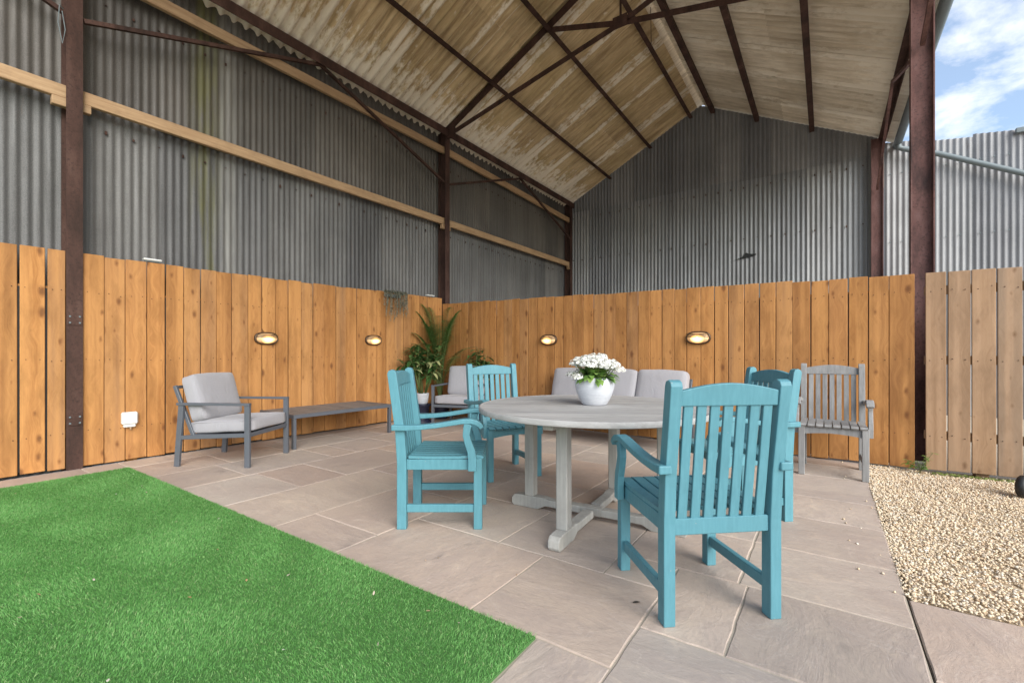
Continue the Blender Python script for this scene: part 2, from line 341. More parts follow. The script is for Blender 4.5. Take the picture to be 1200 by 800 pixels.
# ------------------------------------------------------------------ mesh helpers
class MB:
    def __init__(s): s.v = []; s.f = []
    def add(s, vs, fs):
        o = len(s.v); s.v += [tuple(v) for v in vs]; s.f += [tuple(i+o for i in f) for f in fs]; return s
    def box(s, x0, x1, y0, y1, z0, z1, c=0.0, mat=None):
        """axis box with chamfered edges"""
        ctr = Vector(((x0+x1)/2, (y0+y1)/2, (z0+z1)/2)); h = ((x1-x0)/2, (y1-y0)/2, (z1-z0)/2)
        c = min(c, min(h)*.9)
        if c <= 0:
            vs = [Vector((sx*h[0], sy*h[1], sz*h[2])) for sx in (-1, 1) for sy in (-1, 1) for sz in (-1, 1)]
            fs = [(0, 1, 3, 2), (4, 6, 7, 5), (0, 4, 5, 1), (2, 3, 7, 6), (0, 2, 6, 4), (1, 5, 7, 3)]
        else:
            vs = []; idx = {}
            for sx in (-1, 1):
                for sy in (-1, 1):
                    for sz in (-1, 1):
                        for ax in range(3):
                            p = [sx*h[0], sy*h[1], sz*h[2]]
                            for q in range(3):
                                if q != ax: p[q] -= (sx, sy, sz)[q]*c
                            idx[(sx, sy, sz, ax)] = len(vs); vs.append(Vector(p))
            fs = []
            for ax in range(3):
                a, b = [q for q in range(3) if q != ax]
                for sg in (-1, 1):
                    q = []
                    for (u, w) in ((-1, -1), (1, -1), (1, 1), (-1, 1)):
                        k = [0, 0, 0]; k[ax] = sg; k[a] = u; k[b] = w; q.append(idx[(*k, ax)])
                    fs.append(q)
                    # edges along ax
                for u in (-1, 1):
                    for w in (-1, 1):
                        k0 = [0, 0, 0]; k0[ax] = -1; k0[a] = u; k0[b] = w; k1 = list(k0); k1[ax] = 1
                        fs.append([idx[(*k0, a)], idx[(*k1, a)], idx[(*k1, b)], idx[(*k0, b)]])
            for sx in (-1, 1):
                for sy in (-1, 1):
                    for sz in (-1, 1): fs.append([idx[(sx, sy, sz, q)] for q in range(3)])
            # orient outwards
            fs2 = []
            for f in fs:
                cc = sum((vs[i] for i in f), Vector())/len(f); nn = (vs[f[1]]-vs[f[0]]).cross(vs[f[2]]-vs[f[0]])
                fs2.append(f if nn.dot(cc) > 0 else f[::-1])
            fs = fs2
        if mat is not None: vs = [mat @ (v+ctr) for v in vs]
        else: vs = [v+ctr for v in vs]
        return s.add(vs, fs)
    def beam(s, p0, p1, w, h, up=(0, 0, 1), c=0.0):
        """box from p0 to p1, w across, h along up"""
        p0 = Vector(p0); p1 = Vector(p1); d = (p1-p0); L = d.length; d.normalize(); up = Vector(up)
        sd = d.cross(up); sd.normalize(); u = sd.cross(d)
        m = Matrix(((d.x, sd.x, u.x, p0.x), (d.y, sd.y, u.y, p0.y), (d.z, sd.z, u.z, p0.z), (0, 0, 0, 1)))
        return s.box(0, L, -w/2, w/2, -h/2, h/2, c, m)
    def prism(s, poly, d, origin=(0, 0, 0), ax=(1, 0, 0), ay=(0, 0, 1), an=(0, 1, 0)):
        """extrude a 2-D polygon by d along an"""
        o = Vector(origin); ax = Vector(ax); ay = Vector(ay); an = Vector(an); n = len(poly)
        a = [o+ax*p[0]+ay*p[1] for p in poly]; b = [q+an*d for q in a]
        fs = [tuple(range(n)), tuple(range(2*n-1, n-1, -1))] + [(i, i+n, (i+1) % n+n, (i+1) % n) for i in range(n)]
        return s.add(a+b, fs)
    def strip(s, path, w, t, ax=(0, 1, 0), ay=(0, 0, 1), an=(1, 0, 0), origin=(0, 0, 0)):
        """a bar following a 2-D path [(u,v)] thickness t (list or number), width w along an"""
        n = len(path); up = []; lo = []
        for i, p in enumerate(path):
            a = path[max(0, i-1)]; b = path[min(n-1, i+1)]; tx, ty = b[0]-a[0], b[1]-a[1]; L = math.hypot(tx, ty) or 1
            tt = t[i] if isinstance(t, (list, tuple)) else t
            nx, ny = -ty/L, tx/L; up.append((p[0]+nx*tt/2, p[1]+ny*tt/2)); lo.append((p[0]-nx*tt/2, p[1]-ny*tt/2))
        o = Vector(origin); ax = Vector(ax); ay = Vector(ay); an = Vector(an)
        vs = []
        for q in (up, lo):
            for sgn in (-1, 1):
                vs += [o+ax*p[0]+ay*p[1]+an*(sgn*w/2) for p in q]
        U0, U1, L0, L1 = 0, n, 2*n, 3*n; fs = []
        for i in range(n-1):
            fs += [(U0+i, U0+i+1, U1+i+1, U1+i), (L0+i, L1+i, L1+i+1, L0+i+1), (U0+i, L0+i, L0+i+1, U0+i+1), (U1+i, U1+i+1, L1+i+1, L1+i)]
        fs += [(U0, U1, L1, L0), (U0+n-1, L0+n-1, L1+n-1, U1+n-1)]
        return s.add(vs, fs)
    def tube(s, pts, r, n=8, cap=True):
        pts = [Vector(p) for p in pts]; m = len(pts); vs = []; prev = None
        for i, p in enumerate(pts):
            d = (pts[min(m-1, i+1)]-pts[max(0, i-1)]).normalized()
            if prev is None: a = d.orthogonal().normalized()
            else: a = (prev-d*prev.dot(d)).normalized()
            prev = a; b = d.cross(a); rr = r[i] if isinstance(r, (list, tuple)) else r
            vs += [p+(a*math.cos(2*math.pi*k/n)+b*math.sin(2*math.pi*k/n))*rr for k in range(n)]
        fs = [(i*n+k, i*n+(k+1) % n, (i+1)*n+(k+1) % n, (i+1)*n+k) for i in range(m-1) for k in range(n)]
        if cap: fs += [tuple(range(n-1, -1, -1)), tuple(range((m-1)*n, m*n))]
        return s.add(vs, fs)
    def lathe(s, prof, n=32, c=(0, 0, 0)):
        vs = []
        for (r, z) in prof: vs += [(c[0]+r*math.cos(2*math.pi*k/n), c[1]+r*math.sin(2*math.pi*k/n), c[2]+z) for k in range(n)]
        fs = [(i*n+k, i*n+(k+1) % n, (i+1)*n+(k+1) % n, (i+1)*n+k) for i in range(len(prof)-1) for k in range(n)]
        if prof[0][0] > 1e-6: fs.append(tuple(range(n-1, -1, -1)))
        return s.add(vs, fs)
    def leaf(s, base, d, L, w, droop=.3, up=(0, 0, 1), seg=3, fold=.15):
        """pointed leaf, two strips folded along the midrib"""
        base = Vector(base); d = Vector(d).normalized(); sd = d.cross(Vector(up))
        if sd.length < 1e-3: sd = Vector((1, 0, 0))
        sd.normalize(); nn = sd.cross(d); vs = []; n = seg+1
        for i in range(n):
            t = i/seg; c = base+d*(L*t)-Vector((0, 0, 1))*(droop*L*t*t); ww = w*.5*math.sin(math.pi*min(1, t*.86+.12))**.8 if i < seg else 0.001
            vs += [c-sd*ww+nn*(fold*ww), c, c+sd*ww+nn*(fold*ww)]
        fs = []
        for i in range(seg): fs += [(i*3, i*3+1, i*3+4, i*3+3), (i*3+1, i*3+2, i*3+5, i*3+4)]
        return s.add(vs, fs)
    def mesh(s, name, mat, smooth=False):
        me = bpy.data.meshes.new(name); me.from_pydata([tuple(v) for v in s.v], [], s.f); me.validate()
        if mat: me.materials.append(mat)
        if smooth: me.shade_smooth() if hasattr(me, 'shade_smooth') else None
        return me
    def build(s, name, mat, parent=None, smooth=False, loc=None, rot=None):
        return put(name, s.mesh(name, mat, smooth), parent, loc, rot)

def put(name, me, parent=None, loc=None, rot=None):
    o = bpy.data.objects.new(name, me); COL.objects.link(o)
    if parent: o.parent = parent
    if loc: o.location = loc
    if rot: o.rotation_euler = rot
    return o
def tag(o, label=None, cat=None, group=None, kind=None):
    if label: o['label'] = label
    if cat: o['category'] = cat
    if group: o['group'] = group
    if kind: o['kind'] = kind
    return o
def empty(name, loc=(0, 0, 0), rz=0., label=None, cat=None, group=None):
    o = bpy.data.objects.new(name, None); COL.objects.link(o); o.location = loc; o.rotation_euler = (0, 0, rz); o.empty_display_size = .1
    return tag(o, label, cat, group)
def copy_tree(o, parent=None):
    c = o.copy(); COL.objects.link(c); c.parent = parent
    for ch in list(o.children): copy_tree(ch, c)
    return c
def np_mesh(name, V, Fq, mat, smooth=False):
    """fast mesh from arrays; Fq (n,k)"""
    me = bpy.data.meshes.new(name); k = Fq.shape[1]
    me.vertices.add(len(V)); me.vertices.foreach_set('co', V.astype(np.float32).ravel())
    me.loops.add(Fq.size); me.loops.foreach_set('vertex_index', Fq.astype(np.int32).ravel())
    me.polygons.add(len(Fq)); me.polygons.foreach_set('loop_start', np.arange(0, Fq.size, k, dtype=np.int32))
    me.update(calc_edges=True); me.materials.append(mat)
    if smooth: me.shade_smooth()
    return me

# ------------------------------------------------------------------ the setting
g = MB(); g.add([(-300, -300, -.06), (300, -300, -.06), (300, 300, -.06), (-300, 300, -.06)], [(0, 1, 2, 3)])
tag(g.build('ground', M['dirt']), kind='structure')

# patio: mortar bed + riven slabs
pb = MB(); pb.box(-5.95, .302, -3.9, 6.4, -.05, -.0045)
patio = tag(pb.build('patio', M['mortar']), kind='structure')
LX0, LX1, LY1 = -5.575, -.94, 1.525         # lawn rectangle (runs back to y = -3.9)
def slab(x0, x1, y0, y1, parent=patio, j=.0032):
    x0 += j; x1 -= j; y0 += j; y1 -= j; b = MB(); n = 7
    dz = random.uniform(-.0012, .0008); tx = random.uniform(-.0015, .0015); ty = random.uniform(-.0015, .0015)
    # outline with slightly uneven hand-cut edges
    pts = []
    for k, (a, c) in enumerate((((x0, y0), (x1, y0)), ((x1, y0), (x1, y1)), ((x1, y1), (x0, y1)), ((x0, y1), (x0, y0)))):
        for i in range(n):
            t = i/n; q = random.uniform(-.003, .003) if i else 0
            px = a[0]+(c[0]-a[0])*t; py = a[1]+(c[1]-a[1])*t
            if k % 2 == 0: py += q
            else: px += q
            pts.append((px, py))
    N = len(pts); cx, cy = (x0+x1)/2, (y0+y1)/2; vs = []
    for (s, z) in ((0, -.03), (0, -.005), (.006, 0)):
        for (px, py) in pts:
            L = math.hypot(px-cx, py-cy); f = (L-s)/L
            qx, qy = cx+(px-cx)*f, cy+(py-cy)*f
            vs.append((qx-cx, qy-cy, z+dz+(tx*(qx-cx)+ty*(qy-cy) if z > -.02 else 0)))
    fs = []
    for r in range(2): fs += [(r*N+i, r*N+(i+1) % N, (r+1)*N+(i+1) % N, (r+1)*N+i) for i in range(N)]
    fs.append(tuple(range(2*N, 3*N)))
    b.add(vs, fs)
    o = b.build('paving_slab', M['stone'], parent, loc=(cx, cy, 0))
    return o
for r in [(-5.57, -5.0, 1.53, 2.2), (-5.0, -4.355, 1.53, 2.05), (-4.355, -3.62, 1.53, 2.13), (-3.62, -2.93, 1.53, 2.83), (-2.93, -2.268, 1.53, 1.83),
          (-2.93, -2.268, 1.83, 2.62), (-2.268, -1.278, 1.53, 2.17), (-2.268, -1.593, 2.17, 2.80), (-1.593, -.933, 2.17, 2.86), (-1.278, -.63, 1.53, 2.17),
          (-.933, -.63, .95, 1.53), (-.63, -.31, 1.83, 2.445), (-.31, .302, 1.83, 2.445), (-.933, -.63, 2.17, 2.445), (-.63, .302, 1.22, 1.83),
          (-.933, -.35, 2.445, 3.04), (-.35, .302, 2.445, 3.04), (-.933, -.63, .3, .95), (-.63, .302, .55, 1.22), (-.933, .302, -.1, .3), (-.63, .302, .3, .55)]:
    slab(*r)
def strip_slabs(x0, x1, y0, y1, cuts):
    y = y0; i = 0
    while y < y1-.15:
        n = min(y1, y+cuts[i % len(cuts)]); n = y1 if y1-n < .2 else n
        slab(x0, x1, y, n); y = n; i += 1
strip_slabs(-5.94, -5.58, -1.0, 1.53, [.9, .6, .75])
strip_slabs(-5.94, -5.57, 1.53, 6.3, [.9, .6, .75, .6])
strip_slabs(-5.57, -5.0, 2.2, 6.3, [.62, .9, .45, .6])
strip_slabs(-5.0, -4.355, 2.05, 6.3, [.9, .3, .6, .9])
strip_slabs(-4.355, -3.62, 2.13, 6.25, [.45, .9, .6, .3])
strip_slabs(-3.62, -2.93, 2.83, 6.2, [.6, .45, .9])
strip_slabs(-2.93, -2.268, 2.62, 6.2, [.9, .6, .3, .6])
strip_slabs(-2.268, -1.593, 2.80, 6.15, [.6, .9, .45])
strip_slabs(-1.593, -.933, 2.86, 6.1, [.62, .3, .9])
strip_slabs(-.933, -.35, 3.04, 6.1, [.62, .58, .9])
strip_slabs(-.35, .302, 3.04, 5.0, [.63, .57, .6])
strip_slabs(-.35, .302, 5.0, 6.05, [.5])
# path beside the patio
pp = MB(); pp.box(.306, 3.4, .2, 2.735, -.05, -.007)
path = tag(pp.build('path', M['soil']), kind='structure')
for r in [(.304, .78, 2.1, 2.73), (.79, 1.35, 1.7, 2.74), (1.36, 2.0, 2.1, 2.74), (.304, .78, 1.2, 2.09), (.79, 1.4, .9, 1.69), (1.4, 2.1, 1.4, 2.09), (2.0, 2.7, 2.1, 2.74)]:
    slab(*r, parent=path, j=.006)

# lawn: turf backing + blades
lb = MB(); lb.box(LX0, LX1, -3.9, LY1, -.02, .004)
tag(lb.build('lawn', M['turf']), kind='structure')
def grass():
    """about 300k blades: (x,y) clumps lean in drifting directions"""
    def field(n, x0, x1, y0, y1):
        return np.column_stack([RNG.uniform(x0, x1, n), RNG.uniform(y0, y1, n)])
    P = field(480000, LX0, LX1, -.35, LY1)
    # only what can be in or near the frame
    a = math.atan(368/533.3); fx, fy = -math.sin(a), math.cos(a)
    P = P[(P[:, 0]*fx+P[:, 1]*fy) > .75]
    n = len(P)
    h = RNG.uniform(.008, .0165, n); w = RNG.uniform(.0014, .0026, n)
    th = RNG.uniform(0, 2*math.pi, n)
    drift = np.sin(P[:, 0]*5.1+1.3*np.sin(P[:, 1]*4.3))*1.2+np.cos(P[:, 1]*6.7+P[:, 0]*2.2)
    ld = drift+RNG.normal(0, 1.1, n); lean = RNG.uniform(.2, 1.15, n)*h
    lx = np.cos(ld)*lean; ly = np.sin(ld)*lean
    sx = np.cos(th)*w/2; sy = np.sin(th)*w/2; z = np.zeros(n)+.003
    V = np.empty((n, 5, 3))
    V[:, 0] = np.column_stack([P[:, 0]-sx, P[:, 1]-sy, z]); V[:, 1] = np.column_stack([P[:, 0]+sx, P[:, 1]+sy, z])
    mxy = P+np.column_stack([lx, ly])*.4
    V[:, 2] = np.column_stack([mxy[:, 0]+sx*.8, mxy[:, 1]+sy*.8, z+h*.62]); V[:, 3] = np.column_stack([mxy[:, 0]-sx*.8, mxy[:, 1]-sy*.8, z+h*.62])
    V[:, 4] = np.column_stack([P[:, 0]+lx, P[:, 1]+ly, z+h*.95])
    i = np.arange(n)[:, None]*5
    T = np.concatenate([i+np.array([[0, 1, 2]]), i+np.array([[0, 2, 3]]), i+np.array([[3, 2, 4]])], 0)
    tag(put('grass', np_mesh('grass', V.reshape(-1, 3), T, M['grass'])), 'short bright green artificial grass covering the lawn', 'grass', kind='stuff')
grass()

# gravel
def gravel():
    t = (1+5**.5)/2
    ico = np.array([(-1, t, 0), (1, t, 0), (-1, -t, 0), (1, -t, 0), (0, -1, t), (0, 1, t), (0, -1, -t), (0, 1, -t), (t, 0, -1), (t, 0, 1), (-t, 0, -1), (-t, 0, 1)])/math.hypot(1, t)
    fc = np.array([(0, 11, 5), (0, 5, 1), (0, 1, 7), (0, 7, 10), (0, 10, 11), (1, 5, 9), (5, 11, 4), (11, 10, 2), (10, 7, 6), (7, 1, 8), (3, 9, 4), (3, 4, 2), (3, 2, 6), (3, 6, 8), (3, 8, 9), (4, 9, 5), (2, 4, 11), (6, 2, 10), (8, 6, 7), (9, 8, 1)])
    n = 47000
    x = .30+RNG.uniform(0, 1, n)**1.25*2.6; y = RNG.uniform(2.74, 5.76, n)
    k = ~((x < .325) & (RNG.random(n) < .4)); x, y = x[k], y[k]; n = len(x)
    stray = RNG.random(n) < .0005; x[stray] = .302-RNG.random(stray.sum())**2*.22
    r = RNG.uniform(.0042, .0092, n)
    S = np.column_stack([r*RNG.uniform(.8, 1.35, n), r*RNG.uniform(.7, 1.1, n), r*RNG.uniform(.5, .85, n)])
    V = ico[None]*S[:, None]*RNG.uniform(.82, 1.16, (n, 12, 1))
    th = RNG.uniform(0, 2*math.pi, n); c, s = np.cos(th)[:, None], np.sin(th)[:, None]
    tl = RNG.normal(0, .45, n); ct, st = np.cos(tl)[:, None], np.sin(tl)[:, None]
    X, Y, Z = V[..., 0], V[..., 1], V[..., 2]
    Y, Z = Y*ct-Z*st, Y*st+Z*ct
    X, Y = X*c-Y*s, X*s+Y*c
    V = np.stack([X+x[:, None], Y+y[:, None], Z+np.where(stray, r*.5, RNG.uniform(-.012, .003, n)+.004*np.sin(x*7+2*np.sin(y*4)))[:, None]], -1)
    F_ = (np.arange(n)[:, None, None]*12+fc[None]).reshape(-1, 3)
    tag(put('gravel', np_mesh('gravel', V.reshape(-1, 3), F_, M['gravel'])), 'honey coloured loose gravel beside the patio slabs', 'gravel', kind='stuff')
    b = MB(); b.box(.33, 8, 2.745, 5.9, -.05, -.012)
    tag(b.build('gravel_bed', M['gravel_bed']), kind='structure')
gravel()

# ------------------------------------------------------------------ the barn
barn = empty('barn', (-2.5, 5, 0), 0, 'tall open-sided steel barn with corrugated walls and mossy cement roof', 'barn')
BO = Vector((-2.5, 5, 0))
def bput(mb, name, mat, smooth=False):
    return mb.build(name, mat, barn, smooth, loc=tuple(-BO))
def bputm(name, me, loc, rot=(0, 0, 0)):
    return put(name, me, barn, tuple(Vector(loc)-BO), rot)
YE, YB = 11.65, .42     # gable end, open end
XL, XR, XM = -5.98, .98, -2.5
def roof_z(x): return 5.36+(3.5-abs(x-XM))*.5
POSTS = [y for y in (-4.01, 1.21, 6.43, 11.55) if y >= YB-.1]
def ibeam(x, y, z1, dx=.19, fw=.118, t=.012):
    b = MB(); b.box(x-dx/2, x-dx/2+t, y-fw/2, y+fw/2, -.03, z1); b.box(x+dx/2-t, x+dx/2, y-fw/2, y+fw/2, -.03, z1); b.box(x-dx/2+t, x+dx/2-t, y-.005, y+.005, -.03, z1)
    return b
for y in POSTS:
    o = bput(ibeam(-6.02, y, 5.36), 'post', M['steel'])
    bput(ibeam(.835, y, 5.36), 'post', M['steel_r'])
# trusses
def mem(name, p, q, w=.06, h=.09):
    b = MB(); d = (Vector(q)-Vector(p)); up = Vector((0, 1, 0))
    b.beam(p, q, h, .008, up); s = d.cross(up).normalized()      # angle iron: one leg in plane, one out of plane
    if s.z < 0: s = -s
    b.beam(Vector(p)+s*(h/2-.004)+up*(w/2+.0045), Vector(q)+s*(h/2-.004)+up*(w/2+.0045), .0078, w, up)
    bput(b, name, M['steel'])
for y in POSTS[:-1]:
    for sgn in (-1, 1):
        e = lambda u, z: (XM+sgn*u, y, z)
        mem('rafter', e(3.5, 5.30), e(0, 7.02), .09, .13)
        mem('scissor_tie', e(3.37, 5.25), e(0, 5.97+.004*sgn), .06, .085)
        mem('scissor_tie', e(0, 5.97+.004*sgn), e(-1.27, 6.38), .06, .085)
    b = MB(); b.tube([(XM, y+.02, 5.98), (XM, y+.02, 7.0)], .018, 6); bput(b, 'king_post', M['steel'])
    b = MB(); b.box(XM-.11, XM+.11, y-.016, y-.006, 5.9, 6.08); bput(b, 'gusset_plate', M['steel'])
    b = MB(); b.box(-6.0, -5.72, y-.018, y-.008, 5.16, 5.42); bput(b, 'gusset_plate', M['steel'])
# hanging rod
b = MB(); b.tube([(-2.42, 7.6, 6.9), (-2.41, 7.6, 6.2)], .006, 5); bput(b, 'rod', M['steel'])
# purlins (angle irons along the barn)
for x in (-4.83, -3.74, -2.757, -2.176, -1.248, -.209):
    z = roof_z(x)-.075; b = MB(); s = 1 if x < XM else -1
    b.box(x-.005, x+.005, YB-.1, YE+.05, z-.06, z+.03); b.box(x+.005*s if s > 0 else x-.085, x+.085 if s > 0 else x-.005, YB-.1, YE+.05, z-.068, z-.0602)
    bput(b, 'purlin', M['steel'])
for x, zz0 in ((-5.93, 5.27), (.90, 5.27)):
    b = MB(); b.box(x-.05, x+.05, YB-.1, YE+.05, zz0+.06, zz0+.072); b.box(x+.04, x+.05, YB-.1, YE+.05, zz0-.07, zz0+.0595)
    bput(b, 'eave_purlin', M['steel'])
# side braces (inverted V under the eave, one pair to a bay)
for x in (-5.95, .83):
    for i in range(len(POSTS)-1):
        y0, y1 = POSTS[i], POSTS[i+1]; ym = (y0+y1)/2-.02
        for ya in (y0+.07, y1-.07):
            b = MB(); b.beam((x, ya, 4.34), (x, ym, 5.23), .04, .04, (1, 0, 0)); bput(b, 'brace', M['steel'] if x < 0 else M['steel_r'])
# timber rails on the long wall
for i in range(len(POSTS)-1):
    y0, y1 = POSTS[i]+.07, POSTS[i+1]-.07
    for j, (za, zb) in enumerate(((3.61, 3.615), (4.935, 4.965) if i == 0 else (4.975, 4.86))):
        b = MB(); b.beam((-6.0, y0-.05, za), (-6.0, y1+.05, zb), .055, .125, (0, 0, 1), .005); bput(b, 'timber_rail', M['timber'])
        if j == 0:
            b = MB(); b.box(-6.03, -5.965, y1-.03, y1+.055, zb-.145, zb-.066, .004); bput(b, 'timber_block', M['timber'])
            b = MB(); b.box(-6.03, -5.965, y0-.055, y0+.06, za-.145, za-.066, .004); bput(b, 'timber_block', M['timber'])

b = MB(); b.beam((-6.0, YB, 3.605), (-6.0, 1.19, 3.605), .055, .125, (0, 0, 1), .005); bput(b, 'timber_rail', M['timber'])
b = MB(); b.box(-6.03, -5.965, 1.06, 1.195, 3.46, 3.541, .004); bput(b, 'timber_block', M['timber'])
b = MB(); b.beam((-5.95, 1.14, 4.34), (-5.95, YB, 4.60), .04, .04, (1, 0, 0)); bput(b, 'brace', M['steel'])
b = MB(); b.tube([(-5.93, 1.13, 4.36), (-5.90, 1.10, 4.37), (-5.90, 1.09, 4.2), (-5.90, 1.12, 4.02), (-5.905, 1.14, 4.16), (-5.915, 1.12, 4.33)], .004, 6); bput(b, 'wire_loop', M['lead'])
def corr_mesh(name, width, height, pitch, amp, mat, nz=1, top=None, samples=8, thick=0):
    """corrugated sheet in local x (across) / z (up); top(x) optional cut line"""
    n = int(round(width/pitch*samples)); V = []; Fc = []
    for j in range(nz+1):
        for i in range(n+1):
            x = width*i/n; H = top(x) if top else height
            V.append((x, amp*math.cos(2*math.pi*x/pitch), H*j/nz))
    for j in range(nz):
        for i in range(n): a = j*(n+1)+i; Fc.append((a, a+1, a+n+2, a+n+1))
    b = MB(); b.v = V; b.f = Fc; me = b.mesh(name, mat); me.shade_smooth(); return me
P76 = .0762; SW = P76*8
lo = corr_mesh('corrugated_sheet', SW+P76*.6, 3.75, P76, .0072, M['wall_lo'])
hi = corr_mesh('corrugated_sheet', SW+P76*.6, 1.90, P76, .0072, M['wall_hi'])
ns = int((YE+.1-YB)/SW)+1
for i in range(ns):
    y = YE+.1-i*SW
    # sheets stand in the x = -6.13 plane, local x runs towards -y
    bputm('corrugated_sheet', lo, (-6.16+(i % 2)*.003, y, -.05+random.uniform(-.02, .02)), (0, 0, -math.pi/2))
    bputm('corrugated_sheet', hi, (-6.145+(i % 2)*.003, y, 3.62+random.uniform(-.025, .025)), (0, 0, -math.pi/2))
# gable
P90 = .0905; GW = P90*7
ng = 11; gx0 = -6.08
for i in range(ng+1):
    x0 = gx0+i*GW; w = min(GW+P90*.5, .84-x0)
    if w < .1: continue
    z0 = 5.08+random.uniform(-.03, .03)
    f = lambda x, x0=x0, z0=z0: max(.02, roof_z(x0+x)-.03-z0)
    bputm('corrugated_sheet', corr_mesh('corrugated_sheet', w, 5.2, P90, .012, M['gable']), (x0, YE+.005+(i % 2)*.003, -.05))
    bputm('corrugated_sheet', corr_mesh('corrugated_sheet', w, 2, P90, .012, M['gable_hi'], 1, f), (x0, YE-.016+(i % 2)*.003, z0))
b = MB(); rr_ = random.Random(1)
hole = [(-.27, -.075), (-.15, -.04), (-.07, .0), (-.01, .075), (.06, .04), (.20, .03), (.19, -.005), (.08, -.035), (-.08, -.055)]
b.prism(hole, .004, (-1.50, YE-.020, 3.33), (1, 0, 0), (0, 0, 1), (0, 1, 0)); bput(b, 'tear_shade', M['black'])  # flat black plate painting the darkness seen through the tear
b = MB(); rr_ = random.Random(8)
for zf in (2.6, 3.72, 4.9):
    for i in range(25):
        x = -5.9+i*P90*3; b.box(x-.012, x+.012, YE-.036, YE-.012, zf-.012+rr_.uniform(-.02, .02), zf+.014, .004)
for zf in (3.4, 4.7):
    for i in range(46):
        y = YE-.1-i*P76*3; b.box(-6.147, -6.132, y-.011, y+.011, zf-.011+rr_.uniform(-.02, .02), zf+.012, .004)
tag(bput(b, 'sheet_fixings', M['steel']), kind='stuff')
# roof sheets : corrugations run down the slope
PR = .146; RW = PR*7
sl = math.hypot(1, .5)
def roof_mesh(L, mat):
    n = 7*8+4; V = []; Fc = []; nz = 2
    for j in range(nz+1):
        for i in range(n+1):
            yy = (RW+PR*.5)*i/n; V.append((L*j/nz, yy-RW/2, .027*math.cos(2*math.pi*yy/PR)))
    for j in range(nz):
        for i in range(n): a = j*(n+1)+i; Fc.append((a, a+n+1, a+n+2, a+1))
    b = MB(); b.v = V; b.f = Fc; me = b.mesh('roof_sheet', mat); me.shade_smooth(); return me
nr = int((YE+.25-YB)/RW)+1
ang = math.atan(.5)
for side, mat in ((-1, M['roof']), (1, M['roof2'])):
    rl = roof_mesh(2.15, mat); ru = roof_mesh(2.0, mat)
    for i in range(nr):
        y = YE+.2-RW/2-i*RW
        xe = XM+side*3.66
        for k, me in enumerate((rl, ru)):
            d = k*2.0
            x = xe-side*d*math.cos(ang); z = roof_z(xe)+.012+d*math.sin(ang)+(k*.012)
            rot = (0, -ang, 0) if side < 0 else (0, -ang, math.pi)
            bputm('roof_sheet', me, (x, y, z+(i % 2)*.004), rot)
b = MB(); b.strip([(-.22, -.085), (-.06, .0), (0, .035), (.06, .0), (.22, -.085)], YE+.3-YB, .012, (1, 0, 0), (0, 0, 1), (0, 1, 0), (XM, (YE+.2+YB)/2, roof_z(XM)+.075))
bput(b, 'ridge_cap', M['roof2'])
# gutter along the open eave, with a pipe sloping away across the neighbour's wall
b = MB(); gp = [(XR+.17+.065*math.cos(a), 5.20+.065*math.sin(a)) for a in [math.pi+math.pi*i/8 for i in range(9)]]
b.strip(gp, YE+.1-YB, .005, (1, 0, 0), (0, 0, 1), (0, 1, 0), (0, (YE+.1+YB)/2, 0)); bput(b, 'gutter', M['lead'], True)
b = MB(); b.tube([(1.15, 11.5, 5.17), (1.16, 11.53, 5.09), (1.25, 11.55, 5.05), (1.74, 11.55, 4.835), (2.84, 11.55, 4.22), (4.4, 11.55, 3.4)], .05, 10); bput(b, 'drainpipe', M['lead'], True)
# bracket plates bolted on the near post
for z in (.42, 1.38):
    b = MB(); b.box(-5.9245, -5.918, 1.155, 1.265, z, z+.11, .002); o = bput(b, 'bracket_plate', M['steel'])
    b = MB()
    for yy in (1.175, 1.245):
        for z2 in (z+.025, z+.085): b.box(-5.9178, -5.911, yy-.008, yy+.008, z2-.008, z2+.008, .003)
    bput(b, 'bolt', M['lead'])

# ------------------------------------------------------------------ neighbour's shed beyond
shed = empty('shed', (4, 14, 0), 0, 'pale corrugated iron shed beyond the fence, with sloping top edge', 'shed')
SO = Vector((4, 14, 0)); ztop = lambda x: 5.27-.134*(x-1.0)
for i in range(12):
    x0 = .955+i*GW; me = corr_mesh('corrugated_sheet', GW+P90*.5, 5, P90, .012, M['shed'], 1, (lambda x, x0=x0: ztop(x0+x)+.05+random.Random(i).uniform(-.03, .03)))
    put('corrugated_sheet', me, shed, tuple(Vector((x0, 11.70+(i % 2)*.003, -.05))-SO))
    for z in (3.3, 4.65):
        b = MB()
        for q in (1, 3, 5): b.box(x0+q*P90-.012, x0+q*P90+.012, 11.672, 11.688, z-.012, z+.012, .004)
        b.build('fixing_bolt', M['lead'], shed, loc=tuple(-SO))
b = MB(); b.beam((.9, 14.4, ztop(.9)-.03), (8.7, 14.4, ztop(8.7)-.03), 5.3, .05); b.build('roof', M['roof2'], shed, loc=tuple(-SO))
b = MB(); b.box(1.15, 1.2, 11.76, 17, 0, 5.1); b.build('side_wall', M['shed'], shed, loc=tuple(-SO))
b = MB(); b.box(2.75, 3.3, 11.62, 11.685, ztop(2.8)-.05, ztop(2.8)+.04, .01); b.build('edge_cap', M['lead'], shed, loc=tuple(-SO))

